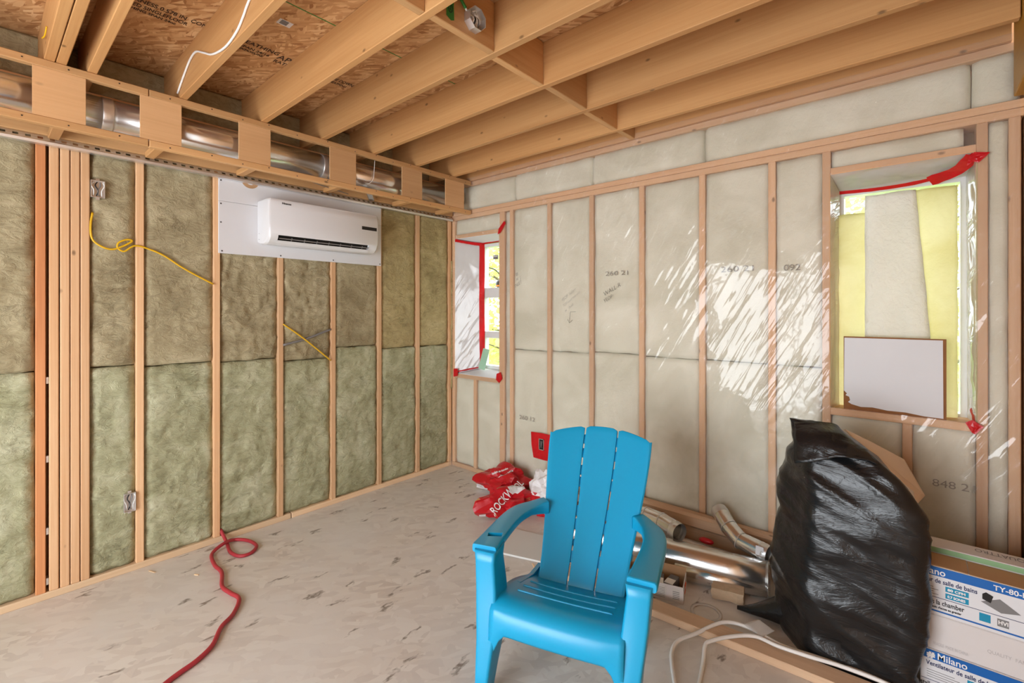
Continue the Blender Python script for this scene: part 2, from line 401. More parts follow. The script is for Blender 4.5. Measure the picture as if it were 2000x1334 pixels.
NAVYP = plain('navy_print', srgb(34, 44, 90), 0.6)
GREYP = plain('grey_print', srgb(126, 124, 124), 0.6)
ORANGEP = plain('orange_print', srgb(238, 90, 36), 0.6)
BROWNE = plain('brown_board_edge', srgb(150, 100, 58), 0.85, var=0.15, nscale=20, bmp=0.4)
FOAM = plain('torn_chipboard', srgb(206, 180, 150), 0.9, var=0.12, nscale=30, bmp=0.5)
LEAF = None
def leafm(name, c1, c2):
    m, t, b = newmat(name); mp = coords(t, (1, 1, 1)); n = noise_n(t, mp, 2.0, 4)
    c = mixc(t, c1, c2, n.outputs[0]); L(t, c, b.inputs['Base Color']); b.inputs['Roughness'].default_value = 0.6
    tr = N(t, 'ShaderNodeBsdfTranslucent'); L(t, c, tr.inputs[0]); mx = N(t, 'ShaderNodeMixShader'); mx.inputs[0].default_value = 0.45
    L(t, b.outputs[0], mx.inputs[1]); L(t, tr.outputs[0], mx.inputs[2]); L(t, mx.outputs[0], t.nodes['Material Output'].inputs[0]); return m
LEAF1 = leafm('yellow_green_leaf', srgb(186, 200, 112), srgb(226, 220, 140))
LEAF2 = leafm('mid_green_leaf', srgb(130, 160, 90), srgb(186, 200, 120))
BARK = plain('grey_bark', srgb(112, 98, 84), 0.9, var=0.15, nscale=14, bmp=0.5)
GRASS = plain('lawn', srgb(112, 138, 70), 0.95, var=0.2, nscale=8)
def bagm():
    m, t, b = newmat('black_bag_film')
    mp = coords(t, (1.6, 1.6, 5), rnd=False, rot=(0.0, 0.22, 0)); n1 = noise_n(t, mp, 2.0, 6, 0.62, 1.0)
    mp2 = coords(t, (1, 1, 1), rnd=False); n2 = noise_n(t, mp2, 26, 4, 0.6, 0.8)
    c = mixc(t, srgb(14, 15, 17), srgb(30, 31, 32), n1.outputs[0]); L(t, c, b.inputs['Base Color'])
    ad = N(t, 'ShaderNodeMath', operation='MULTIPLY_ADD'); L(t, n2.outputs[0], ad.inputs[0]); ad.inputs[1].default_value = 0.22; L(t, n1.outputs[0], ad.inputs[2])
    b.inputs['Roughness'].default_value = 0.25; bump(t, b, ad.outputs[0], 0.32, 0.03); return m
BAG = bagm()

# ------------------------------------------------------------------ the setting: floor, ceiling, walls
JB, DECK = 2.729, 2.964
box('floor', -0.16, RX + 0.16, FY - 0.16, 0.16, -0.05, 0.0, FLOORM, bev=0, kind='structure', label='dusty beige strand board subfloor')
ceiling = box('ceiling', -0.16, RX + 0.16, FY - 0.16, 0.16, DECK + 0.016, DECK + 0.04, DECKM, bev=0, kind='structure', label='strand board deck over open floor joists')
def kid(parent, name, me, mat=None, loc=(0, 0, 0), rot=None, **kw):
    """child with world-space location under an unrotated parent"""
    l = Vector(loc) - parent.location
    return obj(name, me, mat, parent, loc=l, rot=rot, **kw)
def kbox(parent, name, x0, x1, y0, y1, z0, z1, mat, bev=0.002, **kw):
    p = parent.location
    return box(name, x0 - p.x, x1 - p.x, y0 - p.y, y1 - p.y, z0 - p.z, z1 - p.z, mat, parent, bev, **kw)
def ktext(parent, name, s, size, origin, xd, yd, mat, **kw):
    return text_on(name, s, size, Vector(origin) - parent.location, xd, yd, mat, parent, **kw)

# deck panels, with the green painted edge between the two rows
seamx = 1.232
xs = [-0.16, seamx - 0.0015, seamx + 0.0015, 2.45, 2.453, RX + 0.16]; ys = [FY - 0.16, -3.31, -3.307, -0.87, -0.867, 0.16]
for i in range(0, 6, 2):
    for j in range(0, 6, 2):
        kbox(ceiling, 'deck_panel', xs[i], xs[i + 1], ys[j], ys[j + 1], DECK, DECK + 0.0158, DECKM, bev=0.001)
kbox(ceiling, 'green_edge_line', seamx - 0.004, seamx + 0.003, -3.3, -0.3, DECK - 0.0006, DECK + 0.001, GREEN, bev=0)
# joists along x
JY0 = [-0.2515, -0.660, -1.070, -1.478, -1.876, -2.312, -2.702, -2.815, -2.857, -3.52, -3.93, -4.34, -4.75]
for y in JY0:
    kbox(ceiling, 'joist', -0.12, RX - 0.04, y, y + 0.0385, JB, DECK, JX, bev=0.003)
kbox(ceiling, 'rim_board', -0.12, RX - 0.04, -0.020, 0.020, 2.735, DECK, JX, bev=0.002)
kbox(ceiling, 'rim_board', -0.158, -0.120, FY, 0.1, JB, DECK, SHEATH, bev=0.002)
kbox(ceiling, 'rim_insulation', -0.119, -0.04, FY, 0.0, JB + 0.01, DECK - 0.004, WOOLU, bev=0.01)
# blocking row
edges = [(-0.2515, -0.020), (-0.660, -0.2515), (-1.070, -0.660), (-1.478, -1.070), (-1.876, -1.478), (-2.312, -1.876), (-2.702, -2.312)]
for k, (a, b_) in enumerate(edges):
    off = (0.0, -0.012, 0.006, -0.010, 0.012, 0.0, 0.01)[k]
    kbox(ceiling, 'blocking', 1.912 + off, 1.950 + off, a + 0.0385, b_ - (0.0005 if k else 0), JB + 0.002, DECK - 0.002, JY, bev=0.003)
# stamps printed on the deck
zt = DECK - 0.0012
yd = Vector((1, 0, 0)); xd = Vector((0, 1, 0))
def stamp(s, size, x, y, w=None):
    ktext(ceiling, 'stamp_lettering', s, size, (x, y, zt), (0, 1, 0), (1, 0, 0), STAMP, bold=0.001, width=w)
stamp('THICKNESS 0.578 IN  CON', 0.050, 0.715, -2.66, 0.36)
stamp('RATED SINGLEFLOOR', 0.046, 0.665, -2.64, 0.27)
stamp('SHEATHING SPAN 24oc', 0.034, 0.628, -2.66, 0.25)
stamp('SHEATHING', 0.052, 0.725, -2.17, 0.22)
stamp('SPAN 24/16', 0.036, 0.672, -2.13, 0.15)
stamp('EXPOSURE', 0.030, 0.640, -2.13, 0.13)
stamp('APA', 0.080, 0.690, -1.945, 0.11); stamp('RATED', 0.050, 0.640, -1.945, 0.11)
stamp('THIS SIDE DOWN', 0.050, 0.700, -1.70, 0.22); stamp('RATED SHEATHING', 0.040, 0.655, -1.70, 0.20)
stamp('STURD', 0.05, 1.99, -1.06, 0.16)
kbox(ceiling, 'barcode_sticker', 1.035, 1.085, -2.085, -2.02, DECK - 0.0012, DECK + 0.001, DRYW, bev=0)
for k in range(5):
    kbox(ceiling, 'barcode_bar', 1.045 + k * 0.008, 1.049 + k * 0.008, -2.075, -2.04, DECK - 0.0022, DECK, PEN, bev=0)

# ---- left wall
wl = box('wall_left', -0.17, -0.092, FY - 0.16, 0.16, 0.0, JB, SHEATH, bev=0, kind='structure', label='stud wall packed with green stone wool')
kbox(wl, 'bottom_plate', -0.089, 0.001, FY, -1.56, 0.0, 0.038, PALEY, bev=0.003)
kbox(wl, 'bottom_plate', -0.089, 0.001, -1.553, -0.002, 0.0, 0.038, PALEY, bev=0.003)
kbox(wl, 'top_plate', -0.089, 0.0, FY, -0.002, 2.691, JB, STUDY)
kbox(wl, 'top_plate', -0.089, 0.0, FY, -0.002, 2.652, 2.690, STUDY)
SY = [-0.0224, -0.410, -0.814, -1.231, -1.632, -2.037, -2.436, -2.849] 
for y in SY:
    kbox(wl, 'stud', -0.089, 0.0, y - 0.019, y + 0.019, 0.038, 2.652, RUST if y == -2.849 else STUD, bev=0.003)
for k, y in enumerate((-2.799, -2.757, -2.7165, -2.676)):
    kbox(wl, 'stud', -0.089, 0.002 * (k % 2) , y - 0.0186, y + 0.0186, 0.038, 2.652, STUD, bev=0.004)
for y in (-3.255, -3.662, -4.068, -4.475, -4.88):
    kbox(wl, 'stud', -0.089, 0.0, y - 0.019, y + 0.019, 0.038, 2.652, STUD, bev=0.003)
for z in (1.135, 0.72, 0.34, 0.075):
    kbox(wl, 'metal_bracket', -0.05, -0.004, -2.829, -2.819, z, z + 0.035, GALV, bev=0.001)

def batt_me(w, h, amp, lump, fine, edge, seed, res=0.016, thick=0.07, ribs=0.0, bot=None):
    """cushion: local (a, b) in [0,w]x[0,h], outward c; closed to the back"""
    na = max(3, int(w / res)); nb = max(3, int(h / (res * 1.15)))
    v = []; f = []
    for j in range(nb + 1):
        for i in range(na + 1):
            a = w * i / na; b_ = h * j / nb
            e = min(a, w - a); e2 = min(b_, h - b_)
            wob = 0.008 * nz(a * 3, b_ * 3, seed + 9, 2.2)
            c = -edge * (1 - sm(0, 0.03, e + wob)) - edge * 0.7 * (1 - sm(0, 0.025, e2 + wob))
            c += amp * fbm(a, b_, seed, 3.2, 2) + lump * fbm(a, b_ * .8, seed + 3.1, 14, 3) + fine * (abs(nz(a, b_, seed + 5, 34)) - .25)
            if ribs: c += ribs * math.sin(a * 2 * PI / 0.016)
            da = 0.004 * nz(b_, seed, 0, 7) * (1 if i in (0, na) else 0); db = 0.007 * nz(a, seed + 2, 0, 9) * (1 if j in (0, nb) else 0)
            v.append((a + da, b_ + db, c))
    n1 = na + 1
    for j in range(nb):
        for i in range(na): f.append((j * n1 + i, j * n1 + i + 1, (j + 1) * n1 + i + 1, (j + 1) * n1 + i))
    ring = [i for i in range(n1)] + [j * n1 + na for j in range(1, nb + 1)] + [nb * n1 + i for i in range(na - 1, -1, -1)] + [j * n1 for j in range(nb - 1, 0, -1)]
    k0 = len(v)
    for r_ in ring: v.append((v[r_][0], v[r_][1], -thick))
    for k in range(len(ring)):
        k2 = (k + 1) % len(ring); f.append((ring[k2], ring[k], k0 + k, k0 + k2))
    return v, f
def batt_left(y0, y1, z0, z1, mat, seed, off=-0.010, **kw):
    p = dict(amp=0.012, lump=0.014, fine=0.016, edge=0.016); p.update(kw)
    v, f = batt_me(y1 - y0, z1 - z0, seed=seed, **p)
    # a -> +y, b -> +z, c -> +x
    v = [(min(c + off, 0.006), y0 + a, z0 + b_) for a, b_, c in v]
    me = mesh_py('wool', v, f, True); o = obj('insulation_batt', me, mat, wl, loc=-wl.location); return o
sl = sorted(SY, reverse=True)
seam = {0: 1.185, 1: 1.190, 2: 1.225, 3: 1.150, 4: 1.178, 5: 1.188, 6: 1.20}
for k in range(6):
    y1 = sl[k] - 0.0205; y0 = sl[k + 1] + 0.0205; s = seam[k]
    um = WOOLR if k in (0, 1) else WOOLU
    batt_left(y0, y1, 0.042, s - 0.003, WOOLL, 10 + k, off=-0.006 if k < 3 else -0.010, amp=0.014 if k < 3 else 0.010)
    batt_left(y0, y1, s + 0.003, 2.42, um, 30 + k, off=-0.006, lump=0.020 if k in (3, 4) else 0.010, fine=0.026 if k in (3, 4) else 0.012, ribs=0.0012 if k == 1 else 0, amp=0.010)
batt_left(-2.655, -2.457, 0.042, 1.198, WOOLL, 51); batt_left(-2.655, -2.457, 1.204, 2.42, WOOLU, 52)
for k, (a, b_) in enumerate(((-3.234, -2.871), (-3.641, -3.276), (-4.047, -3.683), (-4.454, -4.089), (-4.86, -4.496))):
    batt_left(a, b_, 0.042, 1.198, WOOLL, 60 + k, off=-0.012); batt_left(a, b_, 1.204, 2.42, WOOLU, 70 + k, off=-0.012)
for k in range(7):
    a = -0.44 - 0.406 * k; kbox(wl, 'insulation_batt', -0.085, -0.03, a - 0.37, a, 2.43, 2.648, WOOLU, bev=0.01)

v = []; f = []
rr = []
for j in range(90):
    z = 0.75 + 1.25 * j / 89; r0 = 0.007 + 0.007 * abs(nz(z, 1.3, 0, 22)) + 0.004 * nz(z, 7.7, 0, 60)
    rr.append([Vector((0.004 + math.cos(a) * r0, -0.006 + 0.006 * nz(z, 3.3, 0, 14) + math.sin(a) * r0, z)) - wl.location for a in [k * PI / 4 for k in range(8)]])
obj('wool_strip', loft(rr, smooth=False), WOOLR, wl)
# ---- back wall
wb = box('wall_back', -0.16, RX + 0.16, 0.19, 0.25, 0.0, 0.93, SHEATH, bev=0, kind='structure', label='insulated outside wall under clear plastic sheet')
W1 = (0.05, 0.632, 0.905, 2.213); W2 = (3.095, 3.660, 0.990, 2.262)   # rough openings on the room side
kbox(wb, 'sheathing', -0.16, 0.10, 0.19, 0.25, 0.93, DECK, SHEATH, bev=0)
kbox(wb, 'sheathing', 0.66, 3.10, 0.19, 0.25, 0.93, DECK, SHEATH, bev=0)
kbox(wb, 'sheathing', 3.66, RX + 0.16, 0.19, 0.25, 0.93, DECK, SHEATH, bev=0)
kbox(wb, 'sheathing', 0.10, 0.66, 0.19, 0.25, 2.17, DECK, SHEATH, bev=0)
kbox(wb, 'sheathing', 3.10, 3.66, 0.19, 0.25, 2.21, DECK, SHEATH, bev=0)
kbox(wb, 'bottom_plate', 0.0, RX, 0.0, 0.14, 0.0, 0.038, STUDX)
kbox(wb, 'top_plate', 0.0, RX, 0.0, 0.14, 2.395, 2.4325, STUDX, bev=0.003)
kbox(wb, 'top_plate', 0.0, RX, 0.0, 0.14, 2.4345, 2.472, STUDX, bev=0.003)
kbox(wb, 'nailer', 0.0, RX, 0.0, 0.14, 2.695, 2.733, STUDX, bev=0.003)
for x in (1.183, 1.582, 1.990, 2.406, 2.808): kbox(wb, 'stud', x - 0.0195, x + 0.0195, 0, 0.14, 0.038, 2.395, STUD, bev=0.003)
for x, z0, z1 in ((0.022, .038, 2.395), (0.6655, .038, 2.395), (0.7745, .038, 2.395), (0.3215, .038, .867), (3.076, .038, 2.395), (3.681, .038, 2.395), (3.415, .038, .952), (3.785, .038, 2.395)):
    kbox(wb, 'stud', x - (0.030 if x == 0.6655 else 0.0195), x + (0.030 if x == 0.6655 else 0.0195), 0, 0.14, z0, z1, STUD, bev=0.003)
kbox(wb, 'window_sill', W1[0], W1[1] + .004, 0, 0.185, 0.867, 0.905, STUDX)
kbox(wb, 'window_header', W1[0], W1[1] + .004, 0, 0.185, 2.213, 2.251, STUDX)
kbox(wb, 'window_sill', 3.0955, 3.6615, 0, 0.185, 0.952, 0.990, STUDX)
kbox(wb, 'window_header', 3.0955, 3.6615, 0, 0.185, 2.262, 2.300, STUDX)
def batt_back(x0, x1, z0, z1, mat, seed, off=-0.010, parent=wb, y=0.0, **kw):
    p = dict(amp=0.012, lump=0.006, fine=0.0, edge=0.010, res=0.025); p.update(kw)
    v, f = batt_me(x1 - x0, z1 - z0, seed=seed, **p)
    v = [(x0 + a, y - min(c + off, 0.001), z0 + b_) for a, b_, c in v]
    f = [tuple(reversed(q)) for q in f]
    v = [(a, b_, c) for a, b_, c in v]
    # (x, -c, z): mirror keeps the winding of (a, b, c) -> flip back
    f = [tuple(reversed(q)) for q in f]
    return obj('insulation_batt', mesh_py('fibreglass', v, f, True), mat, parent, loc=-parent.location)
xs_ = [0.797, 1.162, 1.205, 1.560, 1.604, 1.968, 2.012, 2.384, 2.428, 2.787, 2.830, 3.054]
for k in range(6):
    a, b_ = xs_[2 * k], xs_[2 * k + 1]; s = (1.180, 1.188, 1.205, 1.198, 1.202, 1.200)[k]
    batt_back(a, b_, 0.04, s - 0.004, WBATT, 100 + k); batt_back(a, b_, s + 0.004, 2.392, WBATT, 120 + k)
batt_back(0.699, 0.752, 0.04, 2.39, GREYB, 130); batt_back(0.045, 0.300, 0.04, 0.864, WBATT, 131); batt_back(0.343, 0.634, 0.04, 0.864, WBATT, 132)
batt_back(0.045, 0.634, 2.255, 2.392, WBATT, 133); batt_back(3.098, 3.394, 0.04, 0.95, WBATT, 134); batt_back(3.437, 3.66, 0.04, 0.95, WBATT, 135)
batt_back(3.098, 3.62, 2.304, 2.392, WBATT, 136); batt_back(3.703, 3.764, 0.04, 2.39, WBATT, 137)
for k, (a, b_) in enumerate(((0.01, 0.80), (0.80, 1.58), (1.58, 2.412), (2.418, 3.645), (3.65, 3.80))):
    batt_back(a, b_, 2.474, 2.70, WBATT, 140 + k, edge=0.03, off=-0.006, amp=0.02)
# printing on the batts, seen from behind
def bprint(s, size, px, py, w, y=-0.0035, ang=0.10, mat=INK, name='batt_print'):
    p = onY(px, py, y); xd = Vector((math.cos(ang * 0), 0, math.sin(ang * 0)))
    return ktext(wb, name, s, size, p, xd, (0, 0, 1), mat, width=w)
bprint('260 21', 0.050, 1407, 532, 0.19); bprint('092', 0.050, 1530, 529, 0.085); bprint('260 21', 0.046, 1182, 539, 0.185)
bprint('260 12', 0.050, 1014, 818, 0.17); bprint('848', 0.050, 1820, 948, 0.085); bprint('21', 0.05, 1876, 958, 0.05)
# ---- poly sheet: one film with the two window holes
def poly_h(x, z):
    h = 0.0045 + 0.0020 * fbm(x, z, 0, 2.5, 2)
    a = x * 0.83 + z * -0.56; b_ = x * 0.56 + z * 0.83           # folds run up to the right
    mask = sm(0.02, 0.35, nz(x, z, 4.0, 1.3) + 0.18 * (x - 1.4))
    h += 0.0055 * mask * (1 - abs(fbm(a * 9, b_ * 1.3, 2.0, 1.7, 3)) * 2.2)
    h += 0.0050 * mask * max(0, nz(a * 26, b_ * 2.6, 7, 1.0) - 0.1) 
    band = math.exp(-((z - 2.50) / 0.07) ** 2)
    h += 0.004 * band * max(0, nz(x * 14 + z * 12, z * 3, 3, 1.6)) + 0.002 * math.exp(-((z - 2.43) / 0.02) ** 2) * nz(x * 2, z * 70, 1, 1.0)
    return max(0.002, h)
nx, nzv = 320, 232; px0, px1, pz0, pz1 = 0.012, 3.80, 0.01, 2.765
v = []; f = []
for j in range(nzv + 1):
    for i in range(nx + 1):
        x = px0 + (px1 - px0) * i / nx; z = pz0 + (pz1 - pz0) * j / nzv
        y = -poly_h(x, z)
        if z > 2.50: y -= 0.020 * sm(2.50, 2.80, z)                 # over the rim board
        if z < 0.25 and x < 0.35: y -= 0.05 * sm(0.25, 0.0, z) * sm(0.35, 0.1, x) # loose lower corner
        v.append((x, y, z))
def inwin(x, z): return any(a < x < b_ and c < z < d for a, b_, c, d in (W1, W2))
for j in range(nzv):
    for i in range(nx):
        x = px0 + (px1 - px0) * (i + .5) / nx; z = pz0 + (pz1 - pz0) * (j + .5) / nzv
        if not inwin(x, z): f.append((j * (nx + 1) + i, j * (nx + 1) + i + 1, (j + 1) * (nx + 1) + i + 1, (j + 1) * (nx + 1) + i))
obj('vapour_barrier', mesh_py('film', v, f, True), POLY, wb, loc=-wb.location, label='clear plastic sheet with shiny creases')
def sheet(name, p00, p10, p11, p01, mat, parent, amp=0.004, n=18, seed=0, thick=0.0, **kw):
    P = [Vector(p) for p in (p00, p10, p11, p01)]; nrm = (P[1] - P[0]).cross(P[3] - P[0]).normalized()
    v = []; f = []
    for j in range(n + 1):
        for i in range(n + 1):
            s, t_ = i / n, j / n
            p = P[0] * (1 - s) * (1 - t_) + P[1] * s * (1 - t_) + P[2] * s * t_ + P[3] * (1 - s) * t_
            e = min(s, 1 - s, t_, 1 - t_)
            p = p + nrm * (amp * fbm(p.x + seed, p.y, p.z, 9, 3) * sm(0, 0.12, e))
            v.append(p)
    for j in range(n):
        for i in range(n): f.append((j * (n + 1) + i, j * (n + 1) + i + 1, (j + 1) * (n + 1) + i + 1, (j + 1) * (n + 1) + i))
    if thick:
        k0 = len(v); v += [p - nrm * thick for p in v]; f2 = [tuple(q + k0 for q in reversed(fc)) for fc in f]
        ring = list(range(n + 1)) + [j * (n + 1) + n for j in range(1, n + 1)] + [n * (n + 1) + i for i in range(n - 1, -1, -1)] + [j * (n + 1) for j in range(n - 1, 0, -1)]
        f += f2 + [(ring[(k + 1) % len(ring)], ring[k], ring[k] + k0, ring[(k + 1) % len(ring)] + k0) for k in range(len(ring))]
    o_ = parent.location if parent else Vector((0, 0, 0))
    return obj(name, mesh_py(name, [p - o_ for p in v], f, True), mat, parent, **kw)
# window reveals: boards wrapped in milky film
WY = 0.15
WL1 = 0.275     # inner left side of the narrow window's frame
a, b_, c, d = W1
sheet('reveal_board', (a, 0.0, c), (WL1, WY, c + .06), (WL1, WY, d - .055), (a, 0.0, d), DRYW, wb, 0.003, thick=0.008)
sheet('reveal_film', (a, -0.006, c), (WL1 + .006, WY - .01, c + .06), (WL1 + .006, WY - .01, d - .055), (a, -0.006, d), POLYM, wb, 0.010, seed=2)
sheet('reveal_board', (a, 0.0, d), (WL1, WY, d - .055), (b_, WY, d - .04), (b_, 0.0, d), DRYW, wb, 0.003, thick=0.006)
sheet('reveal_board', (a, 0.0, c + 0.002), (b_, 0.0, c + 0.002), (b_, WY, c + .055), (WL1, WY, c + .06), DRYW, wb, 0.002, thick=0.006)
sheet('reveal_board', (b_, 0.0, c), (b_, 0.0, d), (b_ + .0, WY, d - .04), (b_ + .0, WY, c + .05), STUD, wb, 0.002, thick=0.006)
a, b_, c, d = W2
sheet('reveal_board', (a, 0.004, c), (a, WY + .002, c), (a, WY + .002, d), (a, 0.004, d), DRYW, wb, 0.002, thick=0.004)
sheet('reveal_film', (a, -0.006, c), (a + .028, WY - .03, c), (a + .028, WY - .03, d - .075), (a, -0.006, d), POLYM, wb, 0.012, seed=5, n=26)
sheet('reveal_film', (a, -0.006, d), (a + .016, WY, d - .075), (b_ - .025, WY, d - .075), (b_, -0.006, d), POLYM, wb, 0.022, seed=6, n=30)
sheet('reveal_film', (b_, -0.006, c), (b_, -0.006, d), (b_ - .025, WY, d - .075), (b_ - .02, WY, c), POLYM, wb, 0.022, seed=7, n=30)
sheet('reveal_board', (b_, 0.0, c), (b_, 0.0, d), (b_ + .01, WY, d), (b_ + .01, WY, c), YBATT, wb, 0.004, thick=0.006)
sheet('reveal_board', (a, 0.0, d + .004), (a, WY, d - .01), (b_, WY, d - .01), (b_, 0.0, d + .004), DRYW, wb, 0.004, thick=0.006)
# red tape
def tape(pts, w, seed=0, parent=wb, nrm=(0, -1, 0), name='red_tape'):
    P = catmull(pts, 5); n_ = Vector(nrm); v = []; f = []
    for i, p in enumerate(P):
        t = (P[min(i + 1, len(P) - 1)] - P[max(i - 1, 0)]).normalized(); s = t.cross(n_).normalized()
        ww = w * (1 + 0.18 * nz(i * 0.6, seed, 0, 1))
        for k in (-1, -0.33, 0.33, 1):
            v.append(p + s * (k * ww / 2) + n_ * (0.003 * nz(i, k * 2, seed, 1.3)))
    for i in range(len(P) - 1):
        for k in range(3): f.append((i * 4 + k, i * 4 + k + 1, i * 4 + 5 + k, i * 4 + 4 + k))
    obj(name, mesh_py('tape', [p - parent.location for p in v], f, True), TAPE, parent)
a, b_, c, d = W1
tape([(a + .01, -0.012, d - .015), (0.15, 0.05, d - .04), (WL1 + .02, WY - .02, d - .06)], 0.035, 1, nrm=(0.3, -0.7, -0.6))
tape([(WL1 + .012, WY - .018, d - .05), (WL1 + .012, WY - .022, 1.6), (WL1 + .018, WY - .02, c + .05)], 0.052, 2, nrm=(0.75, -0.65, 0))
tape([(a + .005, -0.01, c + .012), (0.16, 0.05, c + .04), (WL1, WY - .02, c + .068)], 0.025, 3, nrm=(0.2, -0.5, 0.8))
tape([(WL1, WY - .016, d - .05), (b_, WY - .012, d - .036)], 0.02, 13, nrm=(0, -0.8, -0.6))
def tpatch(pix, y, seed, name='red_tape_patch'):
    """taped corner: polygon of picture points on the wall plane, with a slight crumple"""
    P = [onY(px, py, y) for px, py in pix]; cen = sum(P, Vector()) / len(P); v = [cen + Vector((0, -0.003, 0))]; f = []
    ringn = 3
    for r_ in range(1, ringn + 1):
        for p in P:
            q = cen.lerp(p, r_ / ringn); q.y -= 0.004 * abs(nz(q.x, q.z, seed, 40)); v.append(q)
    n_ = len(P)
    for k in range(n_): f.append((0, 1 + k, 1 + (k + 1) % n_))
    for r_ in range(ringn - 1):
        for k in range(n_):
            A = 1 + r_ * n_ + k; B = 1 + r_ * n_ + (k + 1) % n_; f.append((A, A + n_, B + n_, B))
    return obj(name, mesh_py('patch', [p - wb.location for p in v], f), TAPE, wb)
tpatch([(974, 446), (985, 431), (988, 436), (977, 455), (972, 458)], -0.013, 1)
tpatch([(886, 720), (894, 720), (894, 734), (886, 736)], -0.013, 2)
tpatch([(970, 730), (978, 727), (981, 740), (975, 748), (969, 742)], -0.013, 3)
tpatch([(1888, 325), (1893, 306), (1903, 297), (1934, 297), (1926, 305), (1911, 318), (1900, 315)], -0.014, 4)
tpatch([(1885, 825), (1899, 820), (1922, 834), (1905, 849), (1898, 845)], -0.014, 5)
tpatch([(1037, 843), (1058, 846), (1079, 851), (1079, 880), (1082, 903), (1062, 899), (1042, 893), (1038, 868)], -0.014, 6)
a, b_, c, d = W2
tape([(a + .02, WY - .012, d - .076), (3.30, WY - .018, d - .084), (3.47, WY - .03, d - .078), (3.57, WY - 0.06, d - .055), (b_ - .006, -0.010, d - .008)], 0.020, 4, nrm=(0, -0.75, -0.65))
tape([(3.50, WY - .03, d - .082), (3.60, 0.06, d - .06), (b_ - .01, -0.010, d - .016)], 0.055, 5, nrm=(0, -0.75, -0.65))
tape([(b_ - .004, -0.008, c - .01), (b_ - .008, 0.03, c + 0.03), (b_ - .014, 0.07, c + .06)], 0.016, 6, nrm=(-0.8, -0.6, 0))
# outlet box set in the red patch; the shade of its inside is painted black
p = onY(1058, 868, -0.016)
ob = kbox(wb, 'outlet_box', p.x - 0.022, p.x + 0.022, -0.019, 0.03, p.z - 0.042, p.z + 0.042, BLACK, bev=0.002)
rim = bmesh.new()
for (x0, x1, z0, z1) in ((-0.026, -0.021, -0.046, 0.046), (0.021, 0.026, -0.046, 0.046), (-0.026, 0.026, 0.041, 0.046), (-0.026, 0.026, -0.046, -0.041)):
    g = bmesh.ops.create_cube(rim, size=1)['verts']; bmesh.ops.scale(rim, vec=(x1 - x0, 0.006, z1 - z0), verts=g); bmesh.ops.translate(rim, vec=((x0 + x1) / 2, 0, (z0 + z1) / 2), verts=g)
kid(wb, 'outlet_rim', bm_mesh(rim, 'rim'), GALV, loc=(p.x, -0.020, p.z))
for k in range(3):
    kid(wb, 'outlet_wire', tube_me([(-0.01 + k * .01, 0, 0.03), (0.0 + k * .004, -0.008, 0.0), (-0.012 + k * .01, 0, -0.03)], 0.002, 6, 4), GREYC, loc=(p.x, -0.021, p.z))
# handwriting on the film
def scrawl(px, py, s, size, ang, w):
    p = onY(px, py, -0.0155); xd = Vector((math.cos(ang), 0, math.sin(ang)))
    ktext(wb, 'handwriting', s, size, p, xd, (-math.sin(ang), 0, math.cos(ang)), PEN, shear=0.25, width=w, bold=-0.0008)
scrawl(1180, 579, 'WALL-R', 0.045, 0.48, 0.155); scrawl(1180, 592, 'YEOP', 0.040, 0.5, 0.085)
scrawl(1098, 590, 'YEOP  hulam', 0.034, 0.62, 0.16); scrawl(1101, 600, 'TOP bond foot und', 0.030, 0.62, 0.19); scrawl(1104, 610, 'w  dust', 0.032, 0.62, 0.10)
scrawl(1007, 540, 'B', 0.04, 0.3, 0.03); scrawl(1008, 549, 'H  L', 0.038, 0.25, 0.06); scrawl(1006, 562, 'INLET', 0.04, 0.45, 0.09)
def penline(pix):
    me = tube_me([onY(px, py, -0.0155) - wb.location for px, py in pix], 0.0012, 5, 1); obj('handwriting', me, PEN, wb)
penline([(1124, 609), (1114, 609), (1112, 630)]); penline([(1109, 624), (1112, 631), (1118, 625)])

# ---- windows
def window(name, x0, x1, z0, z1, y, bars, label, jw=0.035):
    w = empty(name, (0, 0, 0)); w['kind'] = 'structure'; w['label'] = label
    ro = bmesh.new()
    def add(a, b_, c, d, y0, y1):
        g = bmesh.ops.create_cube(ro, size=1)['verts']; bmesh.ops.scale(ro, vec=(b_ - a, y1 - y0, d - c), verts=g); bmesh.ops.translate(ro, vec=((a + b_) / 2, (y0 + y1) / 2, (c + d) / 2), verts=g)
    add(x0, x0 + jw, z0, z1, y, y + .07); add(x1 - jw, x1, z0, z1, y, y + .07); add(x0 + jw, x1 - jw, z0, z0 + jw, y, y + .07); add(x0 + jw, x1 - jw, z1 - jw, z1, y, y + .07)
    obj('window_frame', bm_mesh(ro, 'frame'), WHITEP, w)
    zs = [z0 + jw] + [q for b2 in bars for q in b2] + [z1 - jw]
    for (q0, q1) in bars: box('window_bar', x0 + jw, x1 - jw, y + 0.004, y + .066, q0, q1, WHITEP, w, 0.003)
    for k in range(0, len(zs), 2):
        box('window_pane', x0 + jw, x1 - jw, y + 0.03, y + 0.034, zs[k], zs[k + 1], GLASS, w, 0)
    return w
w1 = window('window_1', 0.262, 0.660, 0.962, 2.155, WY, [(1.255, 1.318), (1.640, 1.735)], 'narrow white window beside the green wool wall', 0.03)
box('pane_sticker', 0.395, 0.455, WY + .022, WY + .0285, 2.005, 2.045, GREYP, w1, 0); box('pane_sticker_band', 0.400, 0.450, WY + .020, WY + .0215, 2.028, 2.038, DRYW, w1, 0)
window('window_2', 3.10, 3.655, 0.965, 2.205, WY + .005, [], 'wide white window stuffed with yellow batts', 0.04)
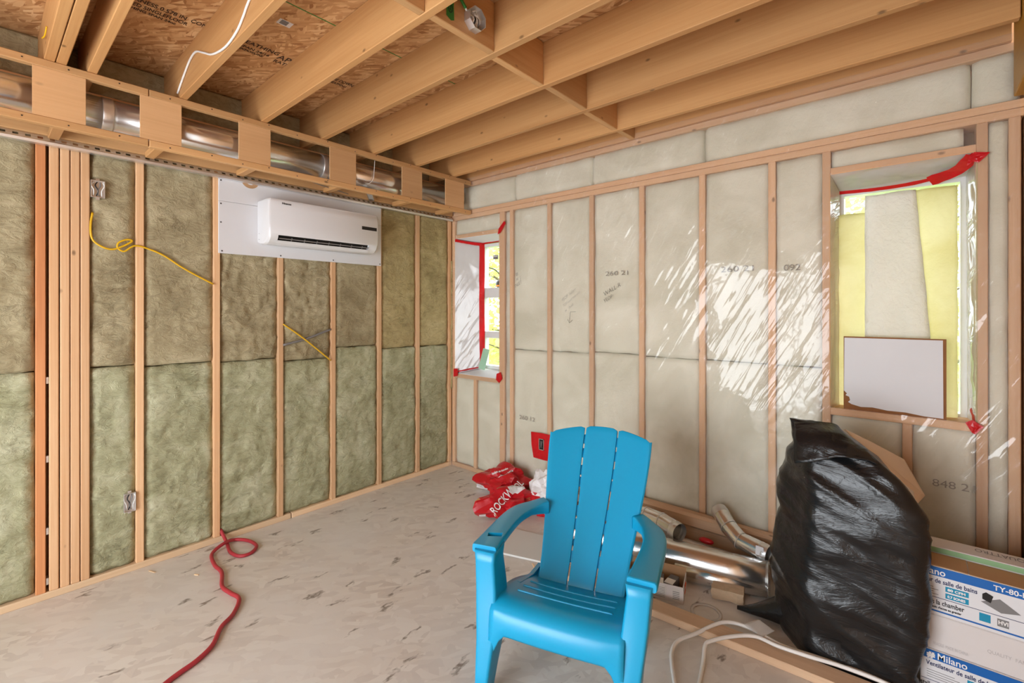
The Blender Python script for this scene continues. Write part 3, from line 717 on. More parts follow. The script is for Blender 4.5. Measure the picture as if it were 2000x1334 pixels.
# card leaning inside the narrow window
ocard = empty('green_card', (0.33, 0.095, 0.955), label='small pale green card leaning at the foot of narrow window', cat='card')
obj('card_sheet', box_me(0.085, 0.003, 0.20, 0.001, plain('pale_green_card', srgb(170, 214, 186), 0.6)), None, ocard, loc=(0, 0.018, 0.098), rot=(-0.25, 0.10, 0.0))
# dark round lantern hanging outside
lant = empty('round_lantern', (0.07, 0.62, 1.80), label='small black round lantern with amber band outside narrow window', cat='lantern')
def sphere_me(r, sx=1, sy=1, sz=1, sub=2):
    bm = bmesh.new(); bmesh.ops.create_icosphere(bm, subdivisions=sub, radius=r); bmesh.ops.scale(bm, vec=(sx, sy, sz), verts=bm.verts); return bm_mesh(bm, 'ball', True)
obj('lantern_globe', sphere_me(0.045, 1, 1, 1.1), BLACK, lant)
obj('lantern_band', tube_me([(0.047 * math.cos(a), 0.047 * math.sin(a), -0.02) for a in [k * PI / 8 for k in range(17)]], 0.008, 6, 1), plain('amber_glass', srgb(230, 120, 30), 0.3), lant)
obj('lantern_arm', tube_me([(0, 0, 0.045), (0, 0, 0.10), (0, -0.12, 0.16), (0, -0.375, 0.16)], 0.006, 6, 5), BLACK, lant)

# fibreglass stuffed into the wide window, scrap board on its sill
def stuff_batt(x0, x1, z0, z1, y, t_, mat, seed, label, slant=0.0):
    v, f = batt_me(x1 - x0, z1 - z0, 0.010, 0.006, 0.004, 0.012, seed, res=0.02, thick=t_)
    v2 = []
    for a, b_, c in v:
        k = a / (x1 - x0)
        v2.append((x0 + a + slant * k * (1 - b_ / (z1 - z0)), y - c, z0 + b_))
    o = obj('insulation_batt', mesh_py('fibreglass', v2, f, True), mat, None, label=label, cat='insulation', group='batts stuffed into the wide window')
    return o
stuff_batt(3.112, 3.258, 0.991, 2.055, 0.105, 0.035, YBATT, 201, 'yellow fibreglass batt standing at hinge side of wide window, shortest batt')
stuff_batt(3.262, 3.604, 0.991, 2.142, 0.098, 0.042, YBATT, 202, 'yellow fibreglass batt filling wide window behind white faced batt')
stuff_batt(3.240, 3.448, 0.991, 2.140, 0.062, 0.028, VBATT, 203, 'white faced fibreglass batt in middle of wide window', slant=0.085)
sb = empty('scrap_board', (3.357, 0.012, 0.990), label='white laminated board scrap with chipped brown corner on window sill', cat='board')
def board_face(pts, y, t_, nm, mat):
    n_ = len(pts); v = [(x, y, z) for x, z in pts] + [(x, y + t_, z) for x, z in pts]
    f = [tuple(range(n_)), tuple(range(2 * n_ - 1, n_ - 1, -1))] + [(k, k + n_, (k + 1) % n_ + n_, (k + 1) % n_) for k in range(n_)]
    me = mesh_py(nm, v, f); bm = bmesh.new(); bm.from_mesh(me); bmesh.ops.recalc_face_normals(bm, faces=bm.faces); bmesh.ops.triangulate(bm, faces=[q for q in bm.faces if len(q.verts) > 4]); bm.to_mesh(me); bm.free()
    return obj(nm, me, mat, sb)
board_face([(-.205, 0.0), (.203, 0.0), (.203, .392), (-.205, .392)], 0.002, 0.013, 'board_core', BROWNE)
fp = [(-.170, .030), (-.13, .020), (-.08, .024), (-.02, .016), (.05, .017), (.12, .008), (.192, .006), (.190, .386), (-.201, .385), (-.203, .10), (-.190, .085), (-.196, .075), (-.180, .068), (-.176, .05), (-.185, .04)]
board_face(fp, -0.0015, 0.0035, 'board_facing', DRYW)

# ---- right wall and the wall behind the camera
wr = box('wall_right', RX + 0.001, RX + 0.16, -3.50, 0.16, 0.0, JB, STUD, bev=0, kind='structure', label='framed side wall at right')
kbox(wr, 'wall_panel', RX + 0.001, RX + 0.16, FY - 0.16, -4.60, 0.0, JB, DRYW, bev=0)
kbox(wr, 'wall_panel', RX + 0.001, RX + 0.16, -4.60, -3.50, 0.0, 0.5, DRYW, bev=0)
kbox(wr, 'wall_panel', RX + 0.001, RX + 0.16, -4.60, -3.50, 2.1, JB, DRYW, bev=0)
kbox(wr, 'wall_panel', RX + 0.001, RX + 0.16, -4.60, -3.50, 0.5, 2.1, DRYW, bev=0)
for k in range(8):
    y = -0.06 - 0.406 * k
    kbox(wr, 'stud', RX - 0.006, RX + 0.004, y - 0.019, y + 0.019, 0.0, 2.47, STUD, bev=0.002)
kbox(wr, 'beam', 3.778, RX + 0.0, FY, -0.026, 2.476, DECK - .002, YEL, bev=0.004)
wf = box('wall_front', -0.16, 0.9, FY - 0.16, FY, 0.0, JB, DRYW, bev=0, kind='structure', label='wall behind the camera with patio opening')
kbox(wf, 'wall_panel', 3.2, RX + 0.16, FY - 0.16, FY, 0.0, JB, DRYW, bev=0); kbox(wf, 'wall_panel', 0.9, 3.2, FY - 0.16, FY, 2.15, JB, DRYW, bev=0)
kbox(wf, 'door_frame', 2.03, 2.09, FY - 0.11, FY - 0.04, 0.0, 2.15, WHITEP)
box('ground', -30, 30, 0.26, 40, -0.9, -0.6, GRASS, bev=0, kind='structure', label='lawn outside the windows')

# ------------------------------------------------------------------ bulkhead framing, duct, channel
SX = 0.297
sf = empty('bulkhead_frame', (0.15, -1.5, 2.41), label='pine bulkhead frame boxing the round duct along wool wall', cat='framing')
def sbx(name, x0, x1, y0, y1, z0, z1, mat, **kw): return kbox(sf, name, x0, x1, y0, y1, z0, z1, mat, **kw)
YS = -2.452
for (z0, z1) in ((2.416, 2.454), (2.690, 2.728)):
    sbx('rail', SX - .038, SX, -4.85, YS - 0.002, z0, z1, JY, bev=0.003); sbx('rail', SX - .038, SX, YS + 0.002, -0.022, z0, z1, JY, bev=0.003)
for k, (a, b_) in enumerate(((-2.896, -2.707), (-2.490, -2.302), (-2.005, -1.818), (-1.414, -1.209), (-0.797, -0.594), (-0.334, -0.111), (-3.50, -3.31), (-4.1, -3.9))):
    sbx('gusset', SX - .014, SX - .003, a, b_, 2.4545, 2.6895, PLY, bev=0.001)
    y = (a + b_) / 2 + 0.02
    sbx('cross_block', 0.040, SX - .039, y - 0.045, y + 0.0, 2.418, 2.452, JX, bev=0.003)
sbx('ledger', 0.0005, 0.038, -4.85, -0.024, 2.434, 2.522, JY, bev=0.003)
for z in (2.435, 2.71):
    for k in range(16):
        y = -2.93 + k * 0.187 + 0.03 * math.sin(k * 5.1)
        kid(sf, 'nail_head', box_me(0.002, 0.006, 0.006, 0, DKMET), None, loc=(SX + 0.0005, y, z + 0.008 * math.sin(k * 3.3)))
# duct
duct = empty('round_duct', (0.145, -1.6, 2.585), label='shiny round steel duct running inside the bulkhead frame', cat='duct')
def ring_tube(y0, y1, r, name='duct_section', mat=DUCTM, parent=duct, cx=0.145, cz=2.585, n=40):
    me = tube_me([(cx, y0, cz), (cx, y1, cz)], r, n, 1)
    return kid(parent, name, me, mat)
def kidw(parent, name, me, mat): return obj(name, me, mat, parent, loc=-parent.location)
for (y0, y1) in ((-4.8, -3.56), (-3.55, -2.61), (-2.60, -1.40), (-1.39, -0.24)):
    kidw(duct, 'duct_section', tube_me([(0.145, y0, 2.575), (0.145, y1, 2.575)], 0.088, 40, 1), DUCTM)
for y in (-3.555, -2.605, -1.395):
    kidw(duct, 'duct_joint', tube_me([(0.145, y - .028, 2.575), (0.145, y - .024, 2.575), (0.145, y - .006, 2.575), (0.145, y - .004, 2.575), (0.145, y + .014, 2.575), (0.145, y + .018, 2.575)], lambda q: 0.090 + 0.002 * math.sin(q * PI * 3) ** 2, 40, 1), GALV)
kidw(duct, 'duct_end', tube_me([(0.145, -0.25, 2.575), (0.145, -0.10, 2.575), (0.145, -0.03, 2.585)], lambda q: 0.086 - 0.02 * q, 32, 4), GALV)
# perforated channel
def channel():
    bm = bmesh.new()
    def q(pts): bm.faces.new([bm.verts.new(p) for p in pts])
    y0, y1 = -4.8, -0.025; zt, zb = 2.432, 2.398; x0, x1 = 0.014, 0.046
    # slotted leg slopes down and out, then a folded lip
    A = lambda y, s: (x0 + (x1 - x0) * s, y, zt - (zt - zb) * s)
    for s0, s1 in ((0.0, 0.22), (0.62, 1.0)): q([A(y0, s0), A(y1, s0), A(y1, s1), A(y0, s1)])
    y = y0; per = 0.0445
    while y < y1:
        e = min(y + 0.024, y1); q([A(y, .22), A(e, .22), A(e, .62), A(y, .62)]); y += per
    q([A(y0, 1), A(y1, 1), (x1 - .004, y1, zb - .012), (x1 - .004, y0, zb - .012)]); q([(x1 - .004, y0, zb - .012), (x1 - .004, y1, zb - .012), (0.014, y1, zb - .014), (0.014, y0, zb - .014)])
    bmesh.ops.remove_doubles(bm, verts=bm.verts, dist=1e-5)
    g = bmesh.ops.solidify(bm, geom=bm.faces[:], thickness=0.0008)
    return bm_mesh(bm, 'channel')
obj('metal_channel', channel(), GALV, None, label='long slotted steel channel along top of wool wall', cat='channel')
def wire(name, pts, r, mat, label, cat='cable', sm_=6, **kw):
    return obj(name, tube_me(pts, r, 8, sm_), mat, None, label=label, cat=cat, **kw)
wire('white_wire', [(0.262, -1.03, 2.69), (0.262, -1.035, 2.62), (0.262, -1.05, 2.53), (0.25, -1.12, 2.485), (0.235, -1.28, 2.478)], 0.0022, WHC, 'thin white wire drooping in front of duct inside bulkhead', 'wire')
wire('dark_wire', [(0.20, -1.60, 2.452), (0.14, -1.38, 2.44), (0.06, -1.14, 2.44)], 0.003, GREYC, 'thin dark wire running under bulkhead above white panel', 'wire')
st = [(0.258, -1.185, 2.44), (0.16, -1.03, 2.46), (0.06, -0.93, 2.425)]
obj('metal_strap', tube_me(st, 0.022, 8, 4, flat=0.06), GALV, None, label='short grey metal hanger strap under bulkhead', cat='strap')

# ------------------------------------------------------------------ drywall backing and air conditioner
def drywall(z0, z1, label):
    o = empty('wallboard', (0.0065, -1.42, z0), label=label, cat='panel')
    obj('panel_sheet', box_me(0.012, 1.222, z1 - z0, 0.0015, DRYW), None, o, loc=(0, 0, (z1 - z0) / 2))
    return o
dwu = drywall(2.2415, 2.405, 'narrow white drywall strip under the slotted channel'); dwl = drywall(1.897, 2.240, 'large white drywall panel backing the air conditioner')
for (par, y, z) in ((dwu, -2.018, 2.375), (dwl, -2.018, 2.222), (dwl, -2.012, 1.912), (dwl, -1.638, 1.912), (dwl, -1.240, 1.912), (dwl, -.822, 1.912), (dwl, -2.018, 2.10)):
    kid(par, 'screw', box_me(0.002, 0.009, 0.009, 0.0006, DKMET), None, loc=(0.0132, y, z))
hp = [(0.0132, -1.84 + 0.055 * math.cos(a), 2.404 - 0.05 * math.sin(a)) for a in [PI * k / 12 for k in range(13)]]
me = mesh_py('arc', [Vector(p) - dwu.location for p in hp], [tuple(range(13))]); obj('pipe_hole', me, CARD, dwu)
hp = [(0.0140, -1.84 + 0.030 * math.cos(a), 2.404 - 0.026 * math.sin(a)) for a in [PI * k / 12 for k in range(13)]]
obj('pipe_sleeve', mesh_py('arc', [Vector(p) - dwu.location for p in hp], [tuple(range(13))]), DRYW, dwu)

def cutter(me_a, boxes):
    """boolean cut of boxes out of a mesh, applied at build time"""
    oa = bpy.data.objects.new('tmpa', me_a); COL.objects.link(oa); obs = []
    for (loc, dims, rot) in boxes:
        ob_ = bpy.data.objects.new('tmpb', box_me(*dims, 0)); ob_.location = loc; ob_.rotation_euler = rot; COL.objects.link(ob_); obs.append(ob_)
        md = oa.modifiers.new('cut', 'BOOLEAN'); md.object = ob_; md.operation = 'DIFFERENCE'; md.solver = 'EXACT'
    dg = bpy.context.evaluated_depsgraph_get(); dg.update(); r_ = bpy.data.meshes.new_from_object(oa.evaluated_get(dg))
    for ob_ in obs + [oa]: bpy.data.objects.remove(ob_)
    return r_
ac = empty('air_conditioner', (0.0135, -1.375, 1.972), label='white wall mounted split air conditioner on drywall panel', cat='air conditioner')
AY0, AY1 = -1.795, -0.958
prof = [(0.0, 0.012), (0.04, 0.0), (0.105, -0.002), (0.150, 0.010), (0.178, 0.036), (0.190, 0.070), (0.192, 0.12), (0.192, 0.25), (0.190, 0.285), (0.180, 0.302), (0.160, 0.308), (0.0, 0.308)]
def acring(y, inset):
    cx, cz = 0.09, 0.155
    return [(x if x == 0 else x - inset * (1 if x > cx else 0), y, z + (inset if z < cz else -inset)) for x, z in prof]
L2 = (AY1 - AY0) / 2
rings = [acring(-L2, 0.016), acring(-L2 + 0.004, 0.007), acring(-L2 + 0.016, 0.0), acring(L2 - 0.016, 0.0), acring(L2 - 0.004, 0.007), acring(L2, 0.016)]
me = loft(rings); 
for p_ in me.polygons: p_.use_smooth = True
me = cutter(me, [((0.172, -0.010, 0.0375), (0.066, 0.690, 0.050), (0, 0.63, 0))])
o = obj('body', me, WHITEP, ac); mo = o.modifiers.new('edge', 'EDGE_SPLIT'); mo.split_angle = 0.6
# outlet mouth along the lower front curve
def strip(name, pr, y0, y1, mat, parent, off=0.0012):
    v = []; n_ = len(pr)
    for y in (y0, y1): v += [(x + off, y, z - off * .5) for x, z in pr]
    return obj(name, mesh_py(name, v, [(k, k + 1, n_ + k + 1, n_ + k) for k in range(n_ - 1)]), mat, parent)
strip('outlet_mouth', [(0.1505, 0.0105), (0.1785, 0.036), (0.1898, 0.066)], -0.354, 0.334, BLACK, ac, -0.020)
strip('louver', [(0.150, 0.008), (0.166, 0.0225), (0.171, 0.026)], -0.362, 0.342, WHITEP, ac, 0.004)
strip('louver', [(0.178, 0.0355), (0.1795, 0.039), (0.1805, 0.042)], -0.35, 0.33, GREYC, ac, 0.004)
for k in range(7):
    y = -0.265 + k * 0.09; strip('fin', [(0.165, 0.0235), (0.1785, 0.036), (0.183, 0.048)], y - 0.0035, y + 0.0035, GREYP, ac, 0.003)
strip('seam_line', [(0.105, -0.0022), (0.107, -0.0018)], -0.40, 0.30, GREYP, ac); strip('seam_line', [(0.060, -0.0012), (0.062, -0.0012)], -0.38, 0.34, GREYP, ac)
box('display', 0.191, 0.1935, 0.268, 0.398, 0.176, 0.202, BLACK, ac, 0.0008)
text_on('logo', 'Hisense', 0.018, (0.1928, -0.335, 0.270), (0, 1, 0), (0, 0, 1), PEN, ac, bold=0.0006, width=0.062)
box('side_clip', 0.02, 0.032, -L2 - .0008, -L2 + .002, 0.035, 0.038, GREYP, ac, 0); box('side_clip', 0.02, 0.034, -L2 - .0008, -L2 + .002, 0.075, 0.078, GREYP, ac, 0)

# ------------------------------------------------------------------ electrical boxes and cables on the wool wall
def ebox(y0, y1, z0, z1, label):
    e = empty('electrical_box', (0.0, (y0 + y1) / 2, z0), label=label, cat='electrical box')
    w, h = y1 - y0, z1 - z0; d = 0.016
    for nm, b_ in (('box_side', (0, d, -w / 2, -w / 2 + .003, 0, h)), ('box_side', (0, d, w / 2 - .003, w / 2, 0, h)), ('box_side', (0, d, -w / 2 + .003, w / 2 - .003, 0, .003)), ('box_side', (0, d, -w / 2 + .003, w / 2 - .003, h - .003, h))):
        box(nm, *b_, GALV, e, 0.0005)
    box('box_back', -0.002, 0.002, -w / 2, w / 2, 0, h, GALV, e, 0)
    for k in range(4):
        y = -w * 0.3 + w * 0.2 * k
        obj('box_wire', tube_me([(0.004, y, h * .1), (0.014, y + .008 * math.sin(k * 2), h * .4), (0.012, y - .01 * math.cos(k), h * .7), (0.004, y + .004, h * .92)], 0.0028, 6, 4), (WHC, BLACK, GREYC, WHC)[k], e)
    for z in (-0.012, h): box('box_ear', 0.001, 0.004, -0.008, 0.008, z, z + .012, GALV, e, 0.0005)
    return e
ebox(-2.655, -2.595, 2.150, 2.245, 'steel switch box with loose wires high on the wool wall')
ebox(-2.513, -2.458, 0.355, 0.462, 'steel outlet box with wires low beside pine stud')
def lpts(pix, x): return [onX(px, py, x) for px, py in pix]
wire('yellow_cable', lpts([(181, 415), (177, 440), (180, 466), (196, 480), (218, 487), (240, 481), (258, 471), (248, 468), (232, 474), (230, 484), (242, 491), (256, 483), (266, 480), (284, 484), (318, 498), (352, 520), (380, 536), (417, 555)], 0.008), 0.0052, YELC, 'yellow cable looped beside stud and slanting down to the drywall')
wire('yellow_cable', lpts([(553, 633), (585, 655), (612, 676), (646, 704)], 0.010), 0.0052, YELC, 'short yellow cable slanting down between studs over grey conduit')
wire('grey_conduit', lpts([(553, 674), (600, 661), (646, 643)], 0.001), 0.008, GREYC, 'short grey conduit rising between studs under yellow cable')
# cable along a joist
yj = -2.312 - 0.006
wire('white_cable', [(1.62, yj, 2.95)] + [tuple(onY(px, py, yj)) for px, py in [(487, 0), (476, 30), (462, 62), (440, 92), (415, 106), (398, 103), (383, 101), (372, 115), (360, 145), (347, 182)]], 0.0052, WHC, 'white cable stapled along side of a ceiling joist', sm_=5)
wire('yellow_twine', [(0.50, -2.862, 2.80), (0.46, -2.865, 2.775), (0.42, -2.870, 2.775), (0.36, -2.868, 2.80)], 0.003, YELC, 'tiny yellow twine end on double ceiling joist', 'twine')
# octagon box on the blocking
xb = 1.962
oc = empty('junction_box', (xb, -1.622, 2.806), label='octagonal steel junction box on ceiling blocking', cat='junction box')
def octring(x, r): return [(x, r * math.cos(PI / 8 + k * PI / 4), r * math.sin(PI / 8 + k * PI / 4)) for k in range(8)]
me = loft([octring(0.0005, 0.052), octring(0.038, 0.052), octring(0.038, 0.0495), octring(0.006, 0.0495)], smooth=False); obj('box_shell', me, GALV, oc)
for (y, z) in ((0.0, 0.032), (0.02, -0.004)):
    obj('bracket', tube_me([(0.012, y - .014, z), (0.02, y, z + .008), (0.012, y + .014, z)], 0.004, 6, 4), GALV, oc)
for k in range(4): obj('box_wire', tube_me([(0.01, -0.03 + k * .012, 0.02), (0.03, -0.02 + .01 * k, -0.005), (0.012, -0.024 + k * .016, -0.03)], 0.0035, 6, 5), (WHC, BLACK, WHC, GREYC)[k], oc)
wire('white_cable', [(1.972, -1.760, 2.955), (1.975, -1.735, 2.89), (1.978, -1.705, 2.86), (1.975, -1.668, 2.828)], 0.005, WHC, 'white cable with green tape entering octagonal junction box')
wire('green_tape_wrap', [(1.977, -1.708, 2.863), (1.976, -1.675, 2.834)], 0.0068, GREEN, 'green tape wrapped on cable at octagonal junction box', 'tape', 1)
tg = empty('green_tag', (1.9625, -1.752, 2.752), label='green tape tag with circled mark beside junction box', cat='tag')
obj('tag_sheet', mesh_py('tag', [(0.001, -0.022, 0.012), (0.001, 0.004, 0.0), (0.001, 0.022, 0.008), (0.001, 0.020, 0.092), (0.001, -0.020, 0.096)], [(0, 1, 2, 3, 4)]), GREEN, tg)
obj('tag_ring', tube_me([(0.002, 0.012 * math.cos(a), 0.052 + 0.020 * math.sin(a)) for a in [k * PI / 8 for k in range(17)]], 0.0015, 5, 1), PEN, tg)
text_on('tag_mark', '2', 0.026, (0.0022, -0.007, 0.043), (0, 1, 0), (0, 0, 1), PEN, tg)

# ------------------------------------------------------------------ turquoise Adirondack chair
rv = Vector((0.918, -0.396)).normalized(); bv = Vector((0.396, 0.918)).normalized()
o0 = c2w(0.180, 1.801); px_ = c2w(0.180 + rv.x, 1.801 + rv.y) - o0
ch = empty('adirondack_chair', o0, math.atan2(px_.y, px_.x), label='turquoise plastic adirondack chair with three slat back', cat='chair')
def sgn_ring(pts, s): return [(p[0] * s, p[1], p[2]) for p in pts]
def sharp(o, a=0.7):
    m_ = o.modifiers.new('edge', 'EDGE_SPLIT'); m_.split_angle = a; return o
def bevel_o(o, w=0.005, seg=2):
    m_ = o.modifiers.new('bevel', 'BEVEL'); m_.width = w; m_.segments = seg; m_.limit_method = 'ANGLE'; m_.angle_limit = 0.6; return o
# seat pan: profile (v, h) swept across u; apron at the front
sp = catmull([(-0.078, 0.262, 0), (-0.083, 0.30, 0), (-0.070, 0.342, 0), (-0.035, 0.366, 0), (0.02, 0.370, 0), (0.12, 0.354, 0), (0.22, 0.325, 0), (0.31, 0.290, 0), (0.38, 0.268, 0)], 5)
v = []; f = []; nu = 24
for j, p in enumerate(sp):
    for i in range(nu + 1):
        u = -0.262 + 0.524 * i / nu; q = abs(u) / 0.262
        w = p.y
        if p.y < 0.34 and p.x < 0: w -= (0.34 - p.y) / 0.08 * 0.10 * sm(0.70, 1.0, q) ** 1.5
        dish = -0.012 * (1 - q * q) * sm(0.0, 0.12, p.x)
        fwd = -0.010 * (1 - q * q) * (1 if p.x < 0.05 else 0)
        v.append((u * (1 - 0.10 * sm(0.1, 0.38, p.x)), p.x + fwd, w + dish))
for j in range(len(sp) - 1):
    for i in range(nu): f.append((j * (nu + 1) + i, j * (nu + 1) + i + 1, (j + 1) * (nu + 1) + i + 1, (j + 1) * (nu + 1) + i))
o = obj('seat', mesh_py('seat', v, f, True), BLUE, ch); m_ = o.modifiers.new('thick', 'SOLIDIFY'); m_.thickness = 0.009; m_.offset = -1
def seat_h(vv, u):
    for p, q_ in zip(sp, sp[1:]):
        if p.x <= vv <= q_.x and p.x > -0.03: return p.y + (q_.y - p.y) * (vv - p.x) / (q_.x - p.x) - 0.012 * (1 - (u / 0.262) ** 2) * sm(0.0, 0.12, vv)
for k, (vv, uw) in enumerate(((0.06, 0.195), (0.125, 0.195), (0.195, 0.190))):
    obj('seat_rib', tube_me([(u * uw, vv, seat_h(vv, u * uw) + (0.0012 if abs(u) < 1 else -0.001)) for u in (-1, -0.97, -0.6, -0.3, 0, 0.3, 0.6, 0.97, 1)], 0.0040, 8, 4), BLUE, ch)
# back slats
def backpt(u, t):      # t 0..1 from seat to top; side slats wrap forward
    v0 = 0.315 + 0.455 * t + 0.030 * math.sin(t * PI) ; h0 = 0.262 + 0.635 * t
    hw = 0.195 + 0.062 * t
    return Vector((u, v0 - 0.055 * (u / 0.25) ** 2, h0 - 0.0 * u))
def slat(s):           # s = -1, 0, 1
    v = []; f = []; nt_, nu_ = 22, 8
    for j in range(nt_ + 1):
        t = j / nt_; hw = 0.186 + 0.073 * sm(0, 1, t) ** 0.8; g = 0.0035
        w3 = 2 * hw / 3
        u0, u1 = -hw + (s + 1) * w3 + (g if s > -1 else 0), -hw + (s + 2) * w3 - (g if s < 1 else 0)
        for i in range(nu_ + 1):
            u = u0 + (u1 - u0) * i / nu_
            # arched top edge over the whole back and rounded slat corners
            top = 1.0 - 0.050 * (u / hw) ** 2
            k = i / nu_; cr = 0.012 * (sm(0.16, 0.0, k) ** 2 + sm(0.84, 1.0, k) ** 2) 
            tt = t * (top - cr)
            v.append(backpt(u, tt))
    for j in range(nt_):
        for i in range(nu_): f.append((j * (nu_ + 1) + i, j * (nu_ + 1) + i + 1, (j + 1) * (nu_ + 1) + i + 1, (j + 1) * (nu_ + 1) + i))
    o = obj('back_slat', mesh_py('slat', v, f, True), BLUE, ch); m_ = o.modifiers.new('thick', 'SOLIDIFY'); m_.thickness = 0.016; m_.offset = -1; bevel_o(o, 0.003, 2)
for s in (-1, 0, 1): slat(s)
# moulded bridges between the slats
for side in (-1, 1):
    for t in (0.16, 0.34, 0.42, 0.60, 0.68, 0.80, 0.90):
        hw = 0.186 + 0.073 * sm(0, 1, t) ** 0.8; p = backpt(side * hw / 3, t)
        obj('slat_bridge', box_me(0.016, 0.010, 0.05, 0.002, BLUE), None, ch, loc=p + Vector((0, 0.014, -0.006)), rot=(-0.62, 0, 0))
# side flanges of the back
for s in (-1, 1):
    rr = []
    for j in range(13):
        t = j / 12 * 0.945; hw = 0.186 + 0.073 * sm(0, 1, t) ** 0.8; p = backpt(s * hw, t)
        wdt = 0.038 * (1 - 0.55 * t)
        rr.append([p + Vector((0, 0.0, 0)), p + Vector((s * 0.010, 0.006, 0)), p + Vector((s * 0.006, wdt * .8, -wdt * .6)), p + Vector((-s * 0.004, wdt * .8, -wdt * .6))])
    o = obj('back_flange', loft(rr, smooth=False), BLUE, ch); bevel_o(o, 0.002, 1)
obj('back_crossbar', tube_me([(-0.21, 0.435, 0.40), (0, 0.475, 0.40), (0.21, 0.435, 0.40)], 0.016, 8, 4), BLUE, ch)
# arms
def arm(s):
    path = catmull([(0.313, -0.018, 0), (0.317, 0.05, 0), (0.322, 0.15, 0), (0.325, 0.25, 0), (0.320, 0.335, 0), (0.300, 0.410, 0), (0.262, 0.468, 0), (0.226, 0.505, 0)], 5)
    rr = []; n_ = len(path)
    for i, p in enumerate(path):
        t = (path[min(i + 1, n_ - 1)] - path[max(i - 1, 0)]).normalized(); sd = Vector((t.y, -t.x, 0))
        q = i / (n_ - 1); hw = 0.056 - 0.008 * math.sin(q * PI) - 0.022 * sm(0.62, 1.0, q) ; th_ = 0.017 + 0.014 * sm(0.7, 1, q)
        if i == 0: hw -= 0.004
        h = 0.561 - 0.004 * q + 0.012 * sm(0.75, 1, q)
        ring = []
        for (a, b_) in rrect(0, 0, hw, th_, 0.009, 3): ring.append(((p.x + sd.x * a) * s, p.y + sd.y * a, h - th_ + b_))
        rr.append(ring)
    return loft(rr)
aml = cutter(arm(-1), [((-0.312, 0.085, 0.565), (0.062, 0.032, 0.05), (0, 0, 0.35))])
o = obj('arm_rest', aml, BLUE, ch); sharp(o, 0.9)
obj('arm_rest', arm(1), BLUE, ch)
# front legs
def fleg(s):
    secs = [(0.545, 0.258, 0.352, -0.035, 0.075), (0.50, 0.262, 0.348, -0.035, 0.070), (0.40, 0.250, 0.340, -0.045, 0.075), (0.33, 0.242, 0.332, -0.060, 0.070), (0.22, 0.240, 0.318, -0.085, 0.04), (0.10, 0.250, 0.310, -0.110, -0.01), (0.0, 0.256, 0.304, -0.128, -0.05)]
    rr = []
    for h, u0, u1, v0, v1 in secs:
        rr.append([(x * s, y, h) for x, y in rrect((u0 + u1) / 2, (v0 + v1) / 2, (u1 - u0) / 2, (v1 - v0) / 2, 0.012, 3)])
    return loft(rr)
def rleg(s):
    secs = [(0.36, 0.165, 0.195, 0.425, 0.465), (0.31, 0.172, 0.208, 0.385, 0.45), (0.26, 0.185, 0.222, 0.33, 0.44), (0.15, 0.210, 0.246, 0.38, 0.47), (0.0, 0.235, 0.268, 0.43, 0.50)]
    rr = []
    for h, u0, u1, v0, v1 in secs:
        rr.append([(x * s, y, h) for x, y in rrect((u0 + u1) / 2, (v0 + v1) / 2, (u1 - u0) / 2, (v1 - v0) / 2, 0.010, 3)])
    return loft(rr)
for s in (-1, 1):
    obj('leg', fleg(s), BLUE, ch); obj('leg', rleg(s), BLUE, ch)
    rr = []       # side rail between the front leg and the rear leg under the seat
    for (vv, h0, h1) in ((0.0, 0.27, 0.365), (0.15, 0.25, 0.345), (0.30, 0.24, 0.30), (0.42, 0.23, 0.29)):
        rr.append([((0.236 + dx - 0.02 * (vv > .1)) * s, vv, h) for dx, h in ((0, h0), (0.02, h0), (0.02, h1), (0, h1))])
    obj('seat_rail', loft(rr, smooth=False), BLUE, ch)

# ------------------------------------------------------------------ black bag
BAGROWS = [(0.0, 2.95, 3.44, 0.86), (0.05, 2.925, 3.475, 0.97), (0.3, 2.905, 3.502, 1.0), (0.6, 2.922, 3.506, 1.0), (0.72, 2.942, 3.500, 0.97), (0.79, 2.956, 3.455, 0.9), (0.85, 2.970, 3.400, 0.78), (0.90, 2.985, 3.345, 0.63), (0.94, 2.995, 3.295, 0.46), (0.98, 3.000, 3.235, 0.27), (1.015, 3.002, 3.18, 0.10)]
def section(na=110):
    # corners in units of half width (x) and half depth (y); the front faces -y, a soft corner stands left of centre
    P = [(-1.0, 0.60), (-0.95, 0.10), (-0.46, -0.90), (-0.34, -1.0), (0.86, -0.94), (0.98, -0.74), (0.88, -0.28), (0.80, 0.7), (0.55, 0.98), (-0.7, 0.98)]
    m = len(P); L_ = [math.hypot(P[(k + 1) % m][0] * 1.6 - P[k][0] * 1.6, P[(k + 1) % m][1] - P[k][1]) for k in range(m)]; T = sum(L_); out = []
    for i in range(na):
        t = T * i / na; k = 0
        while t > L_[k]: t -= L_[k]; k += 1
        a = P[k]; b = P[(k + 1) % m]; q = t / L_[k]; out.append((a[0] + (b[0] - a[0]) * q, a[1] + (b[1] - a[1]) * q))
    for it in range(3): out = [tuple((out[i - 1][c] + 2 * out[i][c] + out[(i + 1) % na][c]) / 4 for c in (0, 1)) for i in range(na)]
    return out
